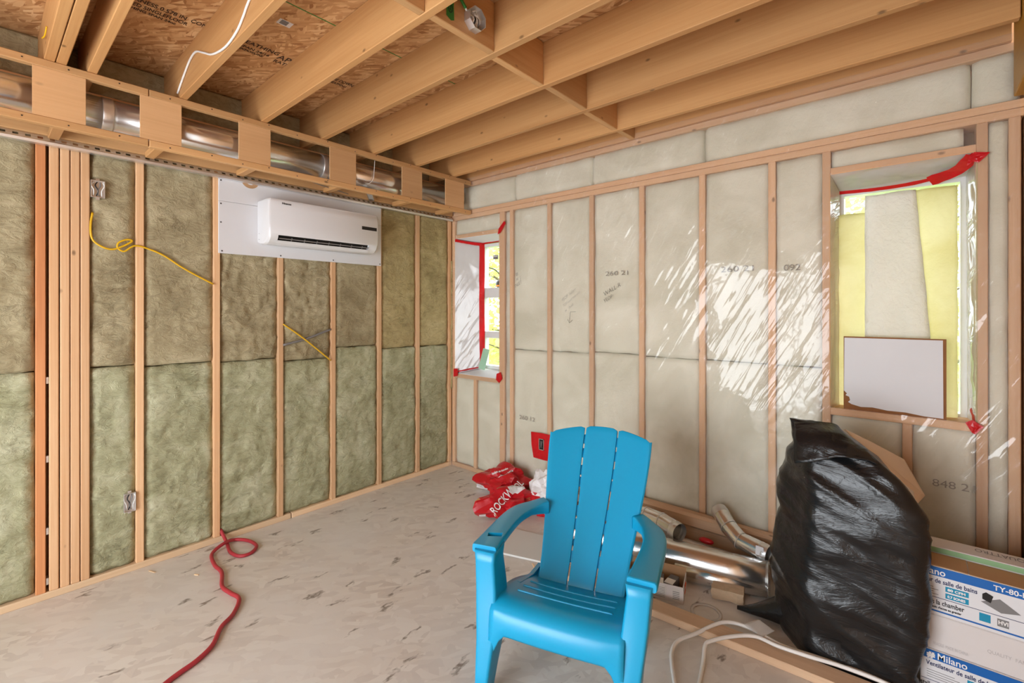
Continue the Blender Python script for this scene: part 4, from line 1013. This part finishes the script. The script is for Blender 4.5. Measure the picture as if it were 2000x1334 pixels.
def bag_mesh():
    na = 110; M = 84; rings = []; sec = section(na)
    for j in range(M + 1):
        h = 1.015 * (j / M) ** 0.95
        k = max(i for i in range(len(BAGROWS)) if BAGROWS[i][0] <= h + 1e-6); k = min(k, len(BAGROWS) - 2)
        r0, r1 = BAGROWS[k], BAGROWS[k + 1]; t = (h - r0[0]) / (r1[0] - r0[0]); a = [r0[i] + (r1[i] - r0[i]) * t for i in range(4)]
        xc = (a[1] + a[2]) / 2; hw = (a[2] - a[1]) / 2; hd = 0.165 * a[3]; ring = []
        for i in range(na):
            X, Y_ = sec[i]; X2, Y2 = sec[(i + 2) % na]; X1, Y1 = sec[(i - 2) % na]
            tx, ty = (X2 - X1) * hw, (Y2 - Y1) * max(hd, 0.03); ln = math.hypot(tx, ty) or 1; nrm = Vector((ty / ln, -tx / ln, 0))
            if nrm.x * X + nrm.y * Y_ < 0: nrm = -nrm
            p = Vector((xc + X * hw, -0.555 + Y_ * hd, h)); u = p.x - p.y
            fold = fbm(p.x * 1.2, p.y * 1.2, h * 2.4 + 0.9 * (X * hw), 1.9, 2)
            rid = 0.5 - abs(fbm((p.x + 3) * .8, p.y * .8, h * 2.6 + 1.2 * (X * hw), 2.8, 2)) * 1.6
            k2 = sm(0.0, 0.06, h) * (0.45 + 0.55 * a[3])
            p = p + nrm * (k2 * (0.022 * fold + 0.026 * (rid - 0.32) + 0.006 * (0.3 - abs(nz(p.x * 1.3, p.y * 1.3, h * 3.2 + 1.5 * X * hw, 6.5)))))
            p.z = h + 0.010 * nz(X * 2, j * .15, 3, 1.0) * sm(0.0, 0.1, h)
            ring.append(p)
        rings.append(ring)
    return rings
rings = bag_mesh()
bg_ = empty('trash_bag', (3.2, -0.555, 0.0), label='tall stuffed black plastic trash bag standing by cartons', cat='bag')
me = loft([[p - bg_.location for p in r] for r in rings]); 
for p_ in me.polygons: p_.use_smooth = True
obj('bag_film', me, BAG, bg_)
# loose flap over the top left and the trailing corner on the floor
def film(name, pts_grid, mat, parent, n=8, amp=0.006, seed=0):
    rows_ = [catmull(r, n) for r in pts_grid]; cols = list(zip(*rows_)); cols = [catmull(list(c_), n) for c_ in cols]
    v = []; f = []; m_ = len(cols[0])
    for i, c_ in enumerate(cols):
        for p in c_:
            v.append(Vector(p) + Vector((0, 0, 1)) * amp * fbm(p.x + seed, p.y, p.z, 9, 3) + D_ * amp * 1.5 * fbm(p.x, p.y + seed, p.z, 13, 3))
    for i in range(len(cols) - 1):
        for j in range(m_ - 1): f.append((i * m_ + j, i * m_ + j + 1, (i + 1) * m_ + j + 1, (i + 1) * m_ + j))
    o = obj(name, mesh_py(name, [p - parent.location for p in v], f, True), mat, parent); md = o.modifiers.new('t', 'SOLIDIFY'); md.thickness = 0.003; return o
def cpx(px, py, d): return CAM + ray(px, py) * d
film('bag_flap', [[cpx(1549, 824, 2.17), cpx(1551, 860, 2.10), cpx(1554, 905, 2.05)], [cpx(1590, 823, 2.11), cpx(1600, 858, 2.02), cpx(1606, 899, 1.985)], [cpx(1632, 828, 2.07), cpx(1655, 866, 1.97), cpx(1662, 894, 1.93)], [cpx(1647, 848, 2.06), cpx(1694, 880, 1.95), cpx(1718, 908, 1.89)]], BAG, bg_, 8, 0.016, 3)
rr = []; T0 = onZ(1440, 1186, 0.015); T1 = Vector((3.07, -0.50, 0.12))
for j in range(15):
    q = j / 14; c_ = T0.lerp(T1, q); c_.z = 0.015 + 0.115 * q ** 1.3; ax = (T1 - T0).normalized(); sd = ax.cross(Vector((0, 0, 1))).normalized()
    rz_ = 0.010 + 0.118 * q ** 1.5; rs_ = 0.008 + 0.085 * q
    rr.append([c_ + sd * (math.cos(a) * rs_ * (1 + 0.16 * nz(a * 1.5, q * 3, 2, 1.4))) + Vector((0, 0, max(math.sin(a) * rz_ * (1 + 0.14 * nz(a * 2, q * 2, 5, 1.4)), -c_.z + 0.001))) - bg_.location for a in [2 * PI * k / 28 for k in range(28)]])
obj('bag_corner', loft(rr), BAG, bg_)
# sheets sticking out of the bag
sh = empty('paper_sheet', cpx(1730, 930, 2.08), label='large cream card sheet sticking out of black bag', cat='card')
sheet('sheet_face', cpx(1650, 838, 2.12), cpx(1716, 905, 2.02), cpx(1792, 984, 2.02), cpx(1807, 968, 2.10), plain('cream_card', srgb(226, 204, 182), 0.7), sh, 0.004, thick=0.003)
sheet('sheet_fold', cpx(1650, 838, 2.12), cpx(1807, 968, 2.10), cpx(1766, 897, 2.20), cpx(1700, 862, 2.20), plain('cream_card_fold', srgb(232, 214, 194), 0.7), sh, 0.004, thick=0.003)
sheet('sheet_inner', cpx(1722, 908, 2.005), cpx(1744, 950, 1.985), cpx(1790, 986, 2.0), cpx(1784, 960, 2.03), DRYW, sh, 0.003, thick=0.003)

# ------------------------------------------------------------------ cartons at right
def carton(name, x0, x1, y0, y1, z0, z1, label, **kw):
    e = empty(name, ((x0 + x1) / 2, (y0 + y1) / 2, z0), label=label, cat='carton', **kw)
    kbox(e, 'carton_body', x0, x1, y0, y1, z0, z1, CARDW, bev=0.003); return e
CY = -0.60
def fan_face(e, x0, x1, z1, z0, brand_dx):
    yq = CY - 0.0012
    def r(nm, a, b_, c, d, m, dy=0.0): return kbox(e, nm, a, b_, yq - dy - 0.0004, yq + 0.001, c, d, m, bev=0)
    lp_ = r('label_panel', x0 + 0.003, x1 - .003, z0 + 0.006, z1 - .003, DRYW)
    r('label_band', x0 + 0.002, x1 - .002, z1 - 0.036, z1 - 0.002, BLUEP, 0.0004)
    yt = yq - 0.0012
    kw = dict(bold=0.0005)
    t = lambda s, sz, x, z, m, w=None: ktext(e, 'label_lettering', s, sz, (x, yt, z), (1, 0, 0), (0, 0, 1), m, width=w, **kw)
    t('Milano', 0.036, x0 + brand_dx, z1 - 0.031, WHPRINT, 0.085)
    t('Ventilateur de salle de bains', 0.024, x0 + brand_dx - 0.032, z1 - 0.062, NAVYP, 0.205)
    for k in range(4): r('small_print', x0 + brand_dx - 0.03, x0 + brand_dx + 0.05 + 0.015 * (k % 2), z1 - 0.082 - k * .009, z1 - 0.080 - k * .009, GREYP, 0.0004)
    for k in range(2):
        r('label_badge', x0 + brand_dx + 0.085, x0 + brand_dx + 0.150, z1 - 0.088 - k * .026, z1 - 0.068 - k * .026, TEALP, 0.0004)
        t('80 CFM' if k == 0 else '0.7 SONES', 0.013, x0 + brand_dx + 0.091, z1 - 0.083 - k * .026, WHPRINT, 0.05)
    t('TY-80-E', 0.026, x0 + brand_dx + 0.215, z1 - 0.029, WHPRINT, 0.085)
    r('label_rule', x0 + 0.003, x1 - .003, z1 - 0.121, z1 - 0.119, NAVYP, 0.0004)
    t('Installation dans la chamber', 0.026, x0 + brand_dx - 0.062, z1 - 0.146, PEN, 0.20)
    t('aussi facile. Pas besoin d\'acces au grenier', 0.011, x0 + brand_dx - 0.02, z1 - 0.161, PEN, 0.15)
    r('label_rule', x0 + 0.003, x1 - .003, z1 - 0.176, z1 - 0.170, BLUEP, 0.0004)
    r('label_badge', x0 + brand_dx + 0.178, x0 + brand_dx + 0.208, z1 - 0.158, z1 - 0.128, TEALP, 0.0004)
    r('label_badge', x0 + brand_dx + 0.225, x0 + brand_dx + 0.255, z1 - 0.158, z1 - 0.130, GREYP, 0.0004); t('HVI', 0.02, x0 + brand_dx + 0.227, z1 - 0.15, WHPRINT, 0.026)
    # picture of the fan
    P = [(0.182, -0.085), (0.235, -0.108), (0.285, -0.095), (0.232, -0.058)]
    v = [Vector((x0 + brand_dx + a, yt, z1 + b_)) - e.location for a, b_ in P]; obj('fan_picture', mesh_py('pic', v, [(0, 1, 2, 3)]), GREYP, e)
    P = [(0.186, -0.055), (0.186, -0.074), (0.208, -0.082), (0.215, -0.055), (0.196, -0.046)]
    v = [Vector((x0 + brand_dx + a, yt - .0003, z1 + b_)) - e.location for a, b_ in P]; obj('fan_picture', mesh_py('pic', v, [(0, 1, 2, 3, 4)]), BLACK, e)
    for c_ in list(e.children):
        if c_ is not lp_ and c_.name.split('.')[0] in ('label_lettering', 'label_band', 'small_print', 'label_badge', 'label_rule', 'fan_picture'): nest(c_, lp_)
e1 = carton('fan_carton', 3.462, 3.775, CY, -0.47, 0.0, 0.190, 'bottom fan carton with blue band in the stack beside black bag')
fan_face(e1, 3.462, 3.775, 0.190, 0.0, 0.050)
text_on('brand_mark', '#', 0.030, Vector((3.484, CY - 0.0030, 0.160)) - e1.location, (1, 0, 0), (0, 0, 1), WHPRINT, e1, bold=0.002, width=0.022)
e2 = carton('plain_carton', 3.462, 3.777, CY + 0.004, -0.47, 0.1905, 0.328, 'plain pale carton between the two blue banded fan cartons')
ktext(e2, 'faint_lettering', 'FRAGILE  MADE IN CHINA', 0.018, (3.50, CY + 0.0030, 0.21), (1, 0, 0), (0, 0, 1), plain('faint_print', srgb(190, 184, 182), 0.6), width=0.10)
ktext(e2, 'faint_lettering', 'QUALITY  FAN', 0.018, (3.65, CY + 0.0030, 0.25), (1, 0, 0), (0, 0, 1), plain('faint_print', srgb(186, 180, 178), 0.6), width=0.10)
e3 = carton('fan_carton', 3.455, 3.775, CY + 0.002, -0.47, 0.3285, 0.520, 'upper fan carton with blue band, resting on plain carton')
CY += 0.002; fan_face(e3, 3.455, 3.775, 0.520, 0.3285, -0.004); CY -= 0.002
kbox(e3, 'carton_flap', 3.456, 3.60, CY + 0.002, -0.472, 0.5203, 0.5235, CARD, bev=0.001); kbox(e3, 'carton_flap', 3.603, 3.775, CY + 0.002, -0.472, 0.5203, 0.5225, CARD, bev=0.001)
e4 = carton('green_striped_carton', 3.458, 3.785, -0.465, -0.36, 0.0, 0.548, 'tall white carton with green stripe behind fan cartons')
kbox(e4, 'green_stripe', 3.459, 3.784, -0.4662, -0.464, 0.525, 0.545, plain('green_print', srgb(140, 178, 130), 0.6), bev=0)
ktext(e4, 'lid_lettering', 'QUATTRO', 0.045, (3.77, -0.385, 0.5492), (-1, 0.0, 0), (0, -1, 0), GREYP, width=0.14)

# ------------------------------------------------------------------ ducts, elbows and scraps on the floor along the back wall
pd = empty('steel_pipe', (2.5, -0.36, 0.0), label='large unrolled round steel duct pipe lying on floor behind chair', cat='duct')
pa, pb = Vector((1.62, -0.55, 0.088)), Vector((2.862, -0.285, 0.088))
def open_pipe(a, b_, r, gap0, gap1, n=40, seg=6, lift=0.0):
    t = (b_ - a).normalized(); s = t.cross(Vector((0, 0, 1))).normalized(); rings = []
    for i in range(seg + 1):
        p = a.lerp(b_, i / seg)
        rr_ = []
        for k in range(n + 1):
            an = gap1 + (2 * PI - (gap1 - gap0)) * k / n
            rr_.append(p + s * (math.cos(an) * r) + Vector((0, 0, 1)) * (math.sin(an) * r))
        rings.append(rr_)
    me = loft(rings, cap=False, close=False); return me
o = kidw(pd, 'pipe_shell', open_pipe(pa, pb, 0.086, 2.2, 2.32), DUCTM); m_ = o.modifiers.new('t', 'SOLIDIFY'); m_.thickness = 0.0016
t_ = (pb - pa).normalized()
pa2 = pa + t_ * 0.80 + Vector((0.012, -0.078, -0.042)); pb2 = pb + Vector((-0.012, -0.040, -0.036))
o = kidw(pd, 'rolled_edge', tube_me([pa2, pb2], 0.046, 28, 1), DUCTM)
kidw(pd, 'pipe_hem', tube_me([pb + (pa - pb).normalized() * 0.012 + Vector((0.0865 * math.cos(a) * t_.y, -0.0865 * math.cos(a) * t_.x, 0.0865 * math.sin(a))) for a in [k * 2 * PI / 32 for k in range(33)]], 0.002, 6, 1), GALV)
# long pipe and board against the wall
o = obj('steel_pipe', tube_me([(1.72, -0.150, 0.046), (2.80, -0.150, 0.046)], 0.045, 28, 1), GALV, None, label='long thin steel pipe on floor along back wall', cat='duct')
bo = empty('wrapped_board', (2.30, -0.07, 0.0), label='long beige board on edge along foot of back wall', cat='board')
kbox(bo, 'board_lower', 1.72, 2.93, -0.055, -0.018, 0.0, 0.140, PLANKM, bev=0.004); kbox(bo, 'board_upper', 1.74, 2.90, -0.095, -0.018, 0.1405, 0.228, PLANKM, bev=0.016)
def elbow(name, pts, r, label):
    e = empty(name, (pts[0][0], pts[0][1], 0.0), label=label, cat='duct elbow')
    P = [Vector(p) for p in pts]; n_ = len(P)
    o_ = kidw(e, 'gores', tube_me(P, r, 28, 1, cap=False), DUCTM); o_.modifiers.new('edge', 'EDGE_SPLIT').split_angle = 0.28
    for k in range(1, n_ - 1):
        d = (P[k + 1] - P[k - 1]).normalized(); kidw(e, 'gore_bead', tube_me([P[k] - d * 0.003, P[k] + d * 0.003], r + 0.0025, 28, 1, cap=False), GALV)
    # crimped collars at both ends, open mouth
    for (i0, i1) in ((0, 1), (n_ - 1, n_ - 2)):
        d = (P[i0] - P[i1]).normalized(); A = P[i0]
        me = tube_me([A - d * 0.002, A + d * 0.006, A + d * 0.012, A + d * 0.02, A + d * 0.03, A + d * 0.045], lambda q: r + 0.002 * math.sin(q * 12), 28, 1, cap=False); kidw(e, 'collar', me, GALV)
    return e
el1 = elbow('duct_elbow', [(2.03, -0.195, 0.168), (2.13, -0.212, 0.188), (2.24, -0.232, 0.188), (2.335, -0.275, 0.185)], 0.055, 'steel duct elbow with dark open mouth resting between pipe and board')
el2 = elbow('duct_elbow', [(2.560, -0.100, 0.278), (2.615, -0.158, 0.246), (2.69, -0.198, 0.205), (2.80, -0.222, 0.195)], 0.048, 'steel duct elbow with paper label next to black bag')
p = Vector((2.785, -0.272, 0.190)); kidw(el2, 'paper_label', sheet('paper_label', p, p + Vector((0.04, -0.0045, 0)), p + Vector((0.04, 0.004, 0.045)), p + Vector((0, 0.0095, 0.045)), DRYW, None, 0.0).data, None); bpy.data.objects.remove(bpy.data.objects['paper_label'])
# red tape scrap between elbows
obj('red_scrap', sphere_me(0.03, 1.5, 0.7, 0.6, 2), REDPL, None, loc=(2.50, -0.20, 0.142), label='small red scrap lodged behind the large pipe', cat='scrap')
# white board on the floor behind the chair
q = [onZ(972, 1079, 0.008), onZ(1075, 1102, 0.008), onZ(1120, 1062, 0.008), onZ(1006, 1034, 0.008)]
wbd = empty('drywall_scrap', (sum((x for x in q), Vector()) / 4) * Vector((1, 1, 0)) if False else Vector((sum(x.x for x in q) / 4, sum(x.y for x in q) / 4, 0)), label='grey white drywall scrap lying flat behind the chair', cat='panel')
n_ = 4; v = [Vector((x.x, x.y, 0.002)) - wbd.location for x in q] + [Vector((x.x, x.y, 0.014)) - wbd.location for x in q]
me = mesh_py('scrap', v, [(3, 2, 1, 0), (4, 5, 6, 7)] + [(k, (k + 1) % 4, (k + 1) % 4 + 4, k + 4) for k in range(4)]); o = obj('scrap_sheet', me, GREYDW, wbd)
# carton of light bulbs / boxes behind the arm
A, B, C_ = onZ(1335, 1181, 0), onZ(1215, 1150, 0), onZ(1367, 1143, 0)
ex = (B - A); ey = (C_ - A); rz = math.atan2(-ex.y, -ex.x)
bx = empty('open_carton', A, rz, label='small open white carton of little boxes beside chair', cat='carton')
LX, LY, HZ = 0.30, 0.155, 0.085
box('carton_wall', -LX, 0, 0, 0.004, 0, HZ, CARDW, bx, 0.001); box('carton_wall', -LX, 0, LY - .004, LY, 0, HZ + .03, CARD, bx, 0.001)
box('carton_wall', -LX, -LX + .004, 0.004, LY - .004, 0, HZ, CARD, bx, 0.001); box('carton_wall', -.004, 0, 0.004, LY - .004, 0, HZ + .005, CARDW, bx, 0.001); box('carton_base', -LX + .004, -.004, .004, LY - .004, 0, .004, CARD, bx, 0.001)
box('print_panel', -0.175, -0.085, -0.0012, 0.001, 0.008, HZ - .012, GREYDW, bx, 0); box('print_panel', -0.055, -0.018, -0.0012, 0.001, 0.012, HZ - .012, GREYDW, bx, 0)
for k in range(7): box('print_line', -0.170, -0.092, -0.0018, 0.0, 0.014 + k * .008, 0.016 + k * .008, GREYP, bx, 0)
for k in range(5): box('print_line', -0.053, -0.020, -0.0018, 0.0, 0.018 + k * .009, 0.021 + k * .009, GREYP, bx, 0)
for k in range(3): box('print_mark', -0.001, 0.0012, 0.06 + 0.03 * (k % 2), 0.10 + 0.03 * (k % 2), 0.02 + k * .018, 0.032 + k * .018, ORANGEP, bx, 0)
inv = bx.matrix_basis.copy()
for k in range(4):
    lp = Matrix.Translation(A) @ Matrix.Rotation(rz, 4, 'Z') @ Vector((-0.255 + k * 0.062, 0.068 + 0.012 * (k % 2), 0.0045))
    e = empty('small_box', lp, rz + (0.05, -0.06, 0.1, -0.25)[k], label='little grey printed box lying in open carton', cat='box', group='little boxes in the open carton')
    gm = plain('grey_box_card', srgb(112, 108, 110), 0.6)
    obj('box_body', box_me(0.048, 0.11, 0.066, 0.002, gm), None, e, loc=(0, 0, 0.033)); obj('box_label', box_me(0.046, 0.05, 0.002, 0.0004, WHPRINT), None, e, loc=(0, -0.02, 0.0668))
# plank on the floor
P0, P1 = Vector((1.95, -0.825, 0)), Vector((3.46, -0.800, 0))
pl = obj('pine_plank', box_me(1.56, 0.096, 0.036, 0.003, PLANKM), None, None, loc=(2.70, -0.802, 0.0185), rot=(0, 0, 0.059), label='long pale pine plank lying on floor beside chair', cat='plank')
# chunk of chipboard, plastic ring, clear film scrap
bm = bmesh.new(); bmesh.ops.create_cube(bm, size=1); bmesh.ops.scale(bm, vec=(0.15, 0.09, 0.055), verts=bm.verts); bmesh.ops.subdivide_edges(bm, edges=bm.edges[:], cuts=4, use_grid_fill=True)
for vv in bm.verts: vv.co += Vector((nz(vv.co.x, vv.co.y, vv.co.z, 30), nz(vv.co.y, vv.co.z, vv.co.x, 30), 0.6 * nz(vv.co.z, vv.co.x, 5, 30))) * 0.009
cbk = onZ(1432, 1178, 0); obj('chipboard_chunk', bm_mesh(bm, 'chunk'), FOAM, None, loc=(cbk.x - 0.035, cbk.y + 0.03, 0.030), rot=(0, 0, 0.25), label='broken chipboard chunk on floor beside black bag', cat='scrap')
rc = onZ(1379, 1196, 0.004)
ring = loft([[(math.cos(a) * r_, math.sin(a) * r_, z_) for a in [k * 2 * PI / 40 for k in range(40)]] for r_, z_ in ((0.060, 0), (0.075, 0), (0.075, 0.004), (0.060, 0.004), (0.060, 0.0))], cap=False)
obj('plastic_ring', ring, plain('clear_ring', srgb(214, 208, 204), 0.25), None, loc=(rc.x, rc.y, 0.001), label='thin pale ring lying on floor before open carton', cat='ring')
pk2 = onZ(1478, 1228, 0.05); sheet('film_scrap', pk2 + Vector((-.05, -.02, .01)), pk2 + Vector((.03, -.05, 0)), pk2 + Vector((.07, .02, .012)), pk2 + Vector((0, .05, .02)), POLYM, None, 0.01, n=10, thick=0.002, label='crinkled clear film scrap at foot of black bag', cat='scrap')
# white cables looping over the plank
def fp_(pix, z): return [onZ(px, py, zz) for (px, py), zz in zip(pix, z)]
wire('white_extension_cable', fp_([(1322, 1360), (1314, 1310), (1312, 1275), (1324, 1252), (1360, 1237), (1405, 1217), (1440, 1218), (1480, 1235), (1530, 1262), (1600, 1285), (1680, 1312), (1770, 1352)], [.008, .008, .012, .02, .03, .045, .046, .046, .046, .046, .046, .046]), 0.0085, WHC, 'white cable making the wider loop over pine plank', sm_=7)
wire('white_extension_cable', fp_([(1358, 1360), (1368, 1322), (1374, 1290), (1377, 1262), (1388, 1252), (1430, 1243), (1475, 1243), (1520, 1262), (1580, 1282), (1640, 1300), (1720, 1330), (1760, 1352)], [.008, .008, .012, .03, .04, .046, .05, .056, .060, .060, .060, .060]), 0.0085, WHC, 'white cable making the tighter inner loop over pine plank', sm_=7)
# red hose
wire('red_hose', [Vector((-0.02, -2.012, 0.075))] + [onZ(px, py, .011) for px, py in [(443, 1060), (450, 1078), (468, 1086), (490, 1080), (501, 1066), (485, 1056), (460, 1054)]] + [onZ(px, py, zz) for px, py, zz in [(438, 1061, .030), (414, 1082, .012), (419, 1103, .011), (433, 1118, .011), (434, 1145, .011), (450, 1158, .011), (467, 1170, .011), (455, 1200, .011), (432, 1225, .011), (415, 1260, .011), (385, 1290, .011), (350, 1315, .011), (325, 1334, .011), (296, 1360, .011), (262, 1400, .011)]], 0.0105, REDC, 'thin red hose winding across floor from wool wall', 'hose', 6)
# chips on the floor
for k, (px, py) in enumerate(((384, 1123), (1118, 1182), (1042, 1105), (297, 1117))):
    q = onZ(px, py, 0); obj('wood_chip', box_me(0.03 + .008 * k, 0.009, 0.004, 0.001, PALEY if k != 1 else DRYW), None, None, loc=(q.x, q.y, 0.002), rot=(0, 0, 0.5 + k), label='tiny pale wood chip lying on the bare floor', cat='wood chip', group='chips on the floor')

# ------------------------------------------------------------------ crumpled insulation bags
def crumple(name, cx, cy, sx, sy, sz, seed, mats, pick, label, rz=0.0, sub=4, crisp=0.08):
    e = empty(name, (cx, cy, 0.0), rz, label=label, cat='bag', group=None)
    bm = bmesh.new(); bmesh.ops.create_icosphere(bm, subdivisions=sub, radius=1)
    for vv in bm.verts:
        c_ = vv.co.copy(); n_ = c_.normalized()
        r_ = 1 + 0.60 * fbm(c_.x + seed, c_.y, c_.z, 1.2, 1) + 0.40 * (0.35 - abs(nz(c_.x, c_.y + seed, c_.z, 1.7)) * 1.7) + crisp * (0.3 - abs(nz(c_.x + seed, c_.y, c_.z, 4.0)) * 1.5)
        p = n_ * r_; p.x *= sx; p.y *= sy; p.z = (p.z * sz) + sz * 0.82
        p.z = max(p.z, 0.001 + 0.004 * abs(nz(p.x, p.y, seed, 20)))
        vv.co = p
    bmesh.ops.recalc_face_normals(bm, faces=bm.faces)
    for fc in bm.faces:
        fc.material_index = pick(fc.calc_center_median(), seed); fc.smooth = True
    bvh = BVHTree.FromBMesh(bm); me = bpy.data.meshes.new('bag'); bm.to_mesh(me); bm.free()
    for m_ in mats: me.materials.append(m_)
    o_ = obj('bag_skin', me, None, e); o_.modifiers.new('crease', 'EDGE_SPLIT').split_angle = 0.32
    return e, bvh
def wrap_text(e, bvh, s, size, pos, xdir, ydir, toward, mat, width=None, nm='bag_lettering'):
    """letters laid on the crumpled skin: each corner is dropped onto the surface along -toward"""
    me = text_me(s, size, 0, 0.001); bm = bmesh.new(); bm.from_mesh(me)
    mx = max(v_.co.x for v_ in bm.verts); k = (width / mx) if width else 1
    bmesh.ops.subdivide_edges(bm, edges=bm.edges[:], cuts=1)
    xd = Vector(xdir).normalized(); ydv = Vector(ydir).normalized(); tw = Vector(toward).normalized()
    for v_ in bm.verts:
        w = Vector(pos) + xd * v_.co.x * k + ydv * v_.co.y + tw * 0.5
        h = bvh.ray_cast(w, -tw)
        v_.co = (h[0] + tw * 0.004) if h[0] else (Vector(pos) + xd * v_.co.x * k + ydv * v_.co.y)
    m2 = bpy.data.meshes.new('letters'); bm.to_mesh(m2); bm.free(); bpy.data.meshes.remove(me); obj(nm, m2, mat, e)
tw = (CAM - Vector((0.9, -0.25, 0.1))); twf = Vector((tw.x, tw.y, 0)).normalized()
cr = R_                        # picture-right on the floor
def pk_red(c_, s): return 1 if (c_.z < 0.07 and nz(c_.x, c_.y, c_.z + s, 5) > 0.05) else 0
def pk_mix(c_, s): return 1 if nz(c_.x + s, c_.y, c_.z, 4.5) > 0.24 else (2 if nz(c_.x, c_.y + s, c_.z, 9) > 0.42 else 0)
def pk_white(c_, s): return 0 if nz(c_.x, c_.y, c_.z + s, 5) > 0.40 else 1
rA, rB, rC = onZ(975, 935, 0.08), onZ(1000, 968, 0.09), onZ(1052, 960, 0.10)
eA, bA = crumple('red_plastic_bag', rA.x + 0.11, -0.19, 0.22, 0.14, 0.120, 3.1, [REDPL, WHPAP, TANP], pk_red, 'mostly red crumpled insulation bag against back wall corner', 0.15)
eB, bB = crumple('red_plastic_bag', rB.x + 0.07, rB.y - 0.12, 0.20, 0.11, 0.115, 8.7, [REDPL, WHPAP, TANP], pk_mix, 'crumpled red and white insulation bag with brand lettering', 0.95)
eC, bC = crumple('white_plastic_bag', rC.x + 0.15, -0.20, 0.150, 0.15, 0.155, 5.2, [REDPL, WHPAP, TANP], pk_white, 'mostly white crumpled insulation bag behind chair arm', 0.3, crisp=0.25)
def inl(e, vec): return Matrix.Rotation(-e.rotation_euler.z, 3, 'Z') @ Vector(vec)
tv = (twf * 0.8 + Vector((0, 0, 0.6))).normalized()
def xdir_(e, ang): return inl(e, cr * math.cos(ang) + (Vector((0, 0, 1)) * 0.8 - twf * 0.6) * math.sin(ang))
def wt(e, bvh, s, size, a, b_, ang, width):
    up = (Vector((0, 0, 1)) * 0.8 - twf * 0.6).normalized(); base = cr * a + up * b_
    pos = inl(e, base + Vector((0, 0, 0.08))); xd_ = inl(e, cr * math.cos(ang) + up * math.sin(ang)); yd_ = inl(e, -cr * math.sin(ang) + up * math.cos(ang))
    wrap_text(e, bvh, s, size, pos, xd_, yd_, inl(e, tv), WHPRINT, width)
wt(eB, bB, 'ROCKWOOL', 0.075, -0.10, -0.10, 0.85, 0.33)
wt(eA, bA, 'Isolant en matelas', 0.028, -0.10, 0.05, 0.35, 0.14); wt(eA, bA, 'Insulation batts', 0.028, -0.06, 0.01, 0.35, 0.14)

# ------------------------------------------------------------------ trees outside
def tree(x, y, h, spread, nleaf, lm, label, seed, z0=-0.6, low=0.3):
    random.seed(seed); e = empty('tree', (x, y, z0), label=label, cat='tree', group=None)
    top = Vector((0.3 * random.uniform(-1, 1), 0.3 * random.uniform(-1, 1), h * 0.8))
    trunk = [Vector((0, 0, 0)), Vector((0.08, -0.05, h * .3)), top * 0.7, top]
    obj('trunk', tube_me(trunk, lambda q: 0.11 * (1 - 0.8 * q), 10, 6), BARK, e)
    ends = []
    for k in range(9):
        t = 0.25 + 0.7 * k / 9; b0 = Vector((0, 0, 0)).lerp(top, t); a = k * 2.4 + seed
        en = b0 + Vector((math.cos(a) * spread * random.uniform(.6, 1), math.sin(a) * spread * random.uniform(.6, 1), h * random.uniform(.05, .25)))
        obj('branch', tube_me([b0, b0.lerp(en, .5) + Vector((0, 0, .12)), en], lambda q: 0.035 * (1 - .8 * q), 6, 4), BARK, e); ends.append((b0, en))
    v = []; f = []
    for k in range(nleaf):
        b0, en = random.choice(ends); p = b0.lerp(en, random.uniform(.25, 1.15)) + Vector((random.gauss(0, .32), random.gauss(0, .32), random.gauss(0, .30))) * (spread / 1.6)
        if p.z < h * low * 0.5: p.z = h * low * 0.5 + random.random()
        a = Vector((random.gauss(0, 1), random.gauss(0, 1), random.gauss(0, .6))).normalized(); b_ = a.orthogonal().normalized(); s = random.uniform(.05, .10)
        i = len(v); v += [p - a * s, p + b_ * s * .5, p + a * s, p - b_ * s * .5]; f.append((i, i + 1, i + 2, i + 3))
    o = obj('foliage', mesh_py('leaves', v, f), lm, e); o['kind'] = 'stuff'
tree(-2.2, 3.9, 4.4, 1.5, 3000, LEAF1, 'yellow green leafy tree seen through narrow window', 11)
tree(-9.2, 8.0, 6.4, 2.4, 4200, LEAF2, 'mid green leafy tree farther off behind the yellow green tree', 12)
tree(3.2, 6.0, 5.2, 2.0, 4200, LEAF1, 'bright leafy tree behind the wide stuffed window', 13)
random.seed(7)

# parts of parts
def nest_kids(root, names, host):
    hs = [c for c in root.children if c.name.split('.')[0] == host]
    for c in list(root.children):
        if c.name.split('.')[0] in names:
            nest(c, min(hs, key=lambda h: (h.location - c.location).length))
nest_kids(ac, ('fin',), 'outlet_mouth'); nest_kids(ac, ('logo', 'display'), 'body'); nest_kids(ch, ('seat_rib',), 'seat')
nest_kids(el1, ('gore_bead',), 'gores'); nest_kids(el2, ('gore_bead', 'paper_label'), 'gores')
for w_ in [o for o in bpy.data.objects if o.name.startswith('window_') and o.type == 'EMPTY']: nest_kids(w_, ('window_pane', 'window_bar'), 'window_frame')
nest_kids(bx, ('print_line', 'print_mark'), 'print_panel'); nest_kids(tg, ('tag_ring', 'tag_mark'), 'tag_sheet'); nest_kids(lant, ('lantern_band',), 'lantern_globe')
hosts = [c for c in ceiling.children if c.name.startswith('deck_panel')]
for c in [c for c in ceiling.children if c.name.split('.')[0] in ('stamp_lettering', 'barcode_sticker', 'barcode_bar', 'green_edge_line')]:
    nest(c, min(hosts, key=lambda h: abs(h.location.x + ceiling.location.x - 0.54) + abs(h.location.y + ceiling.location.y + 2.1)))
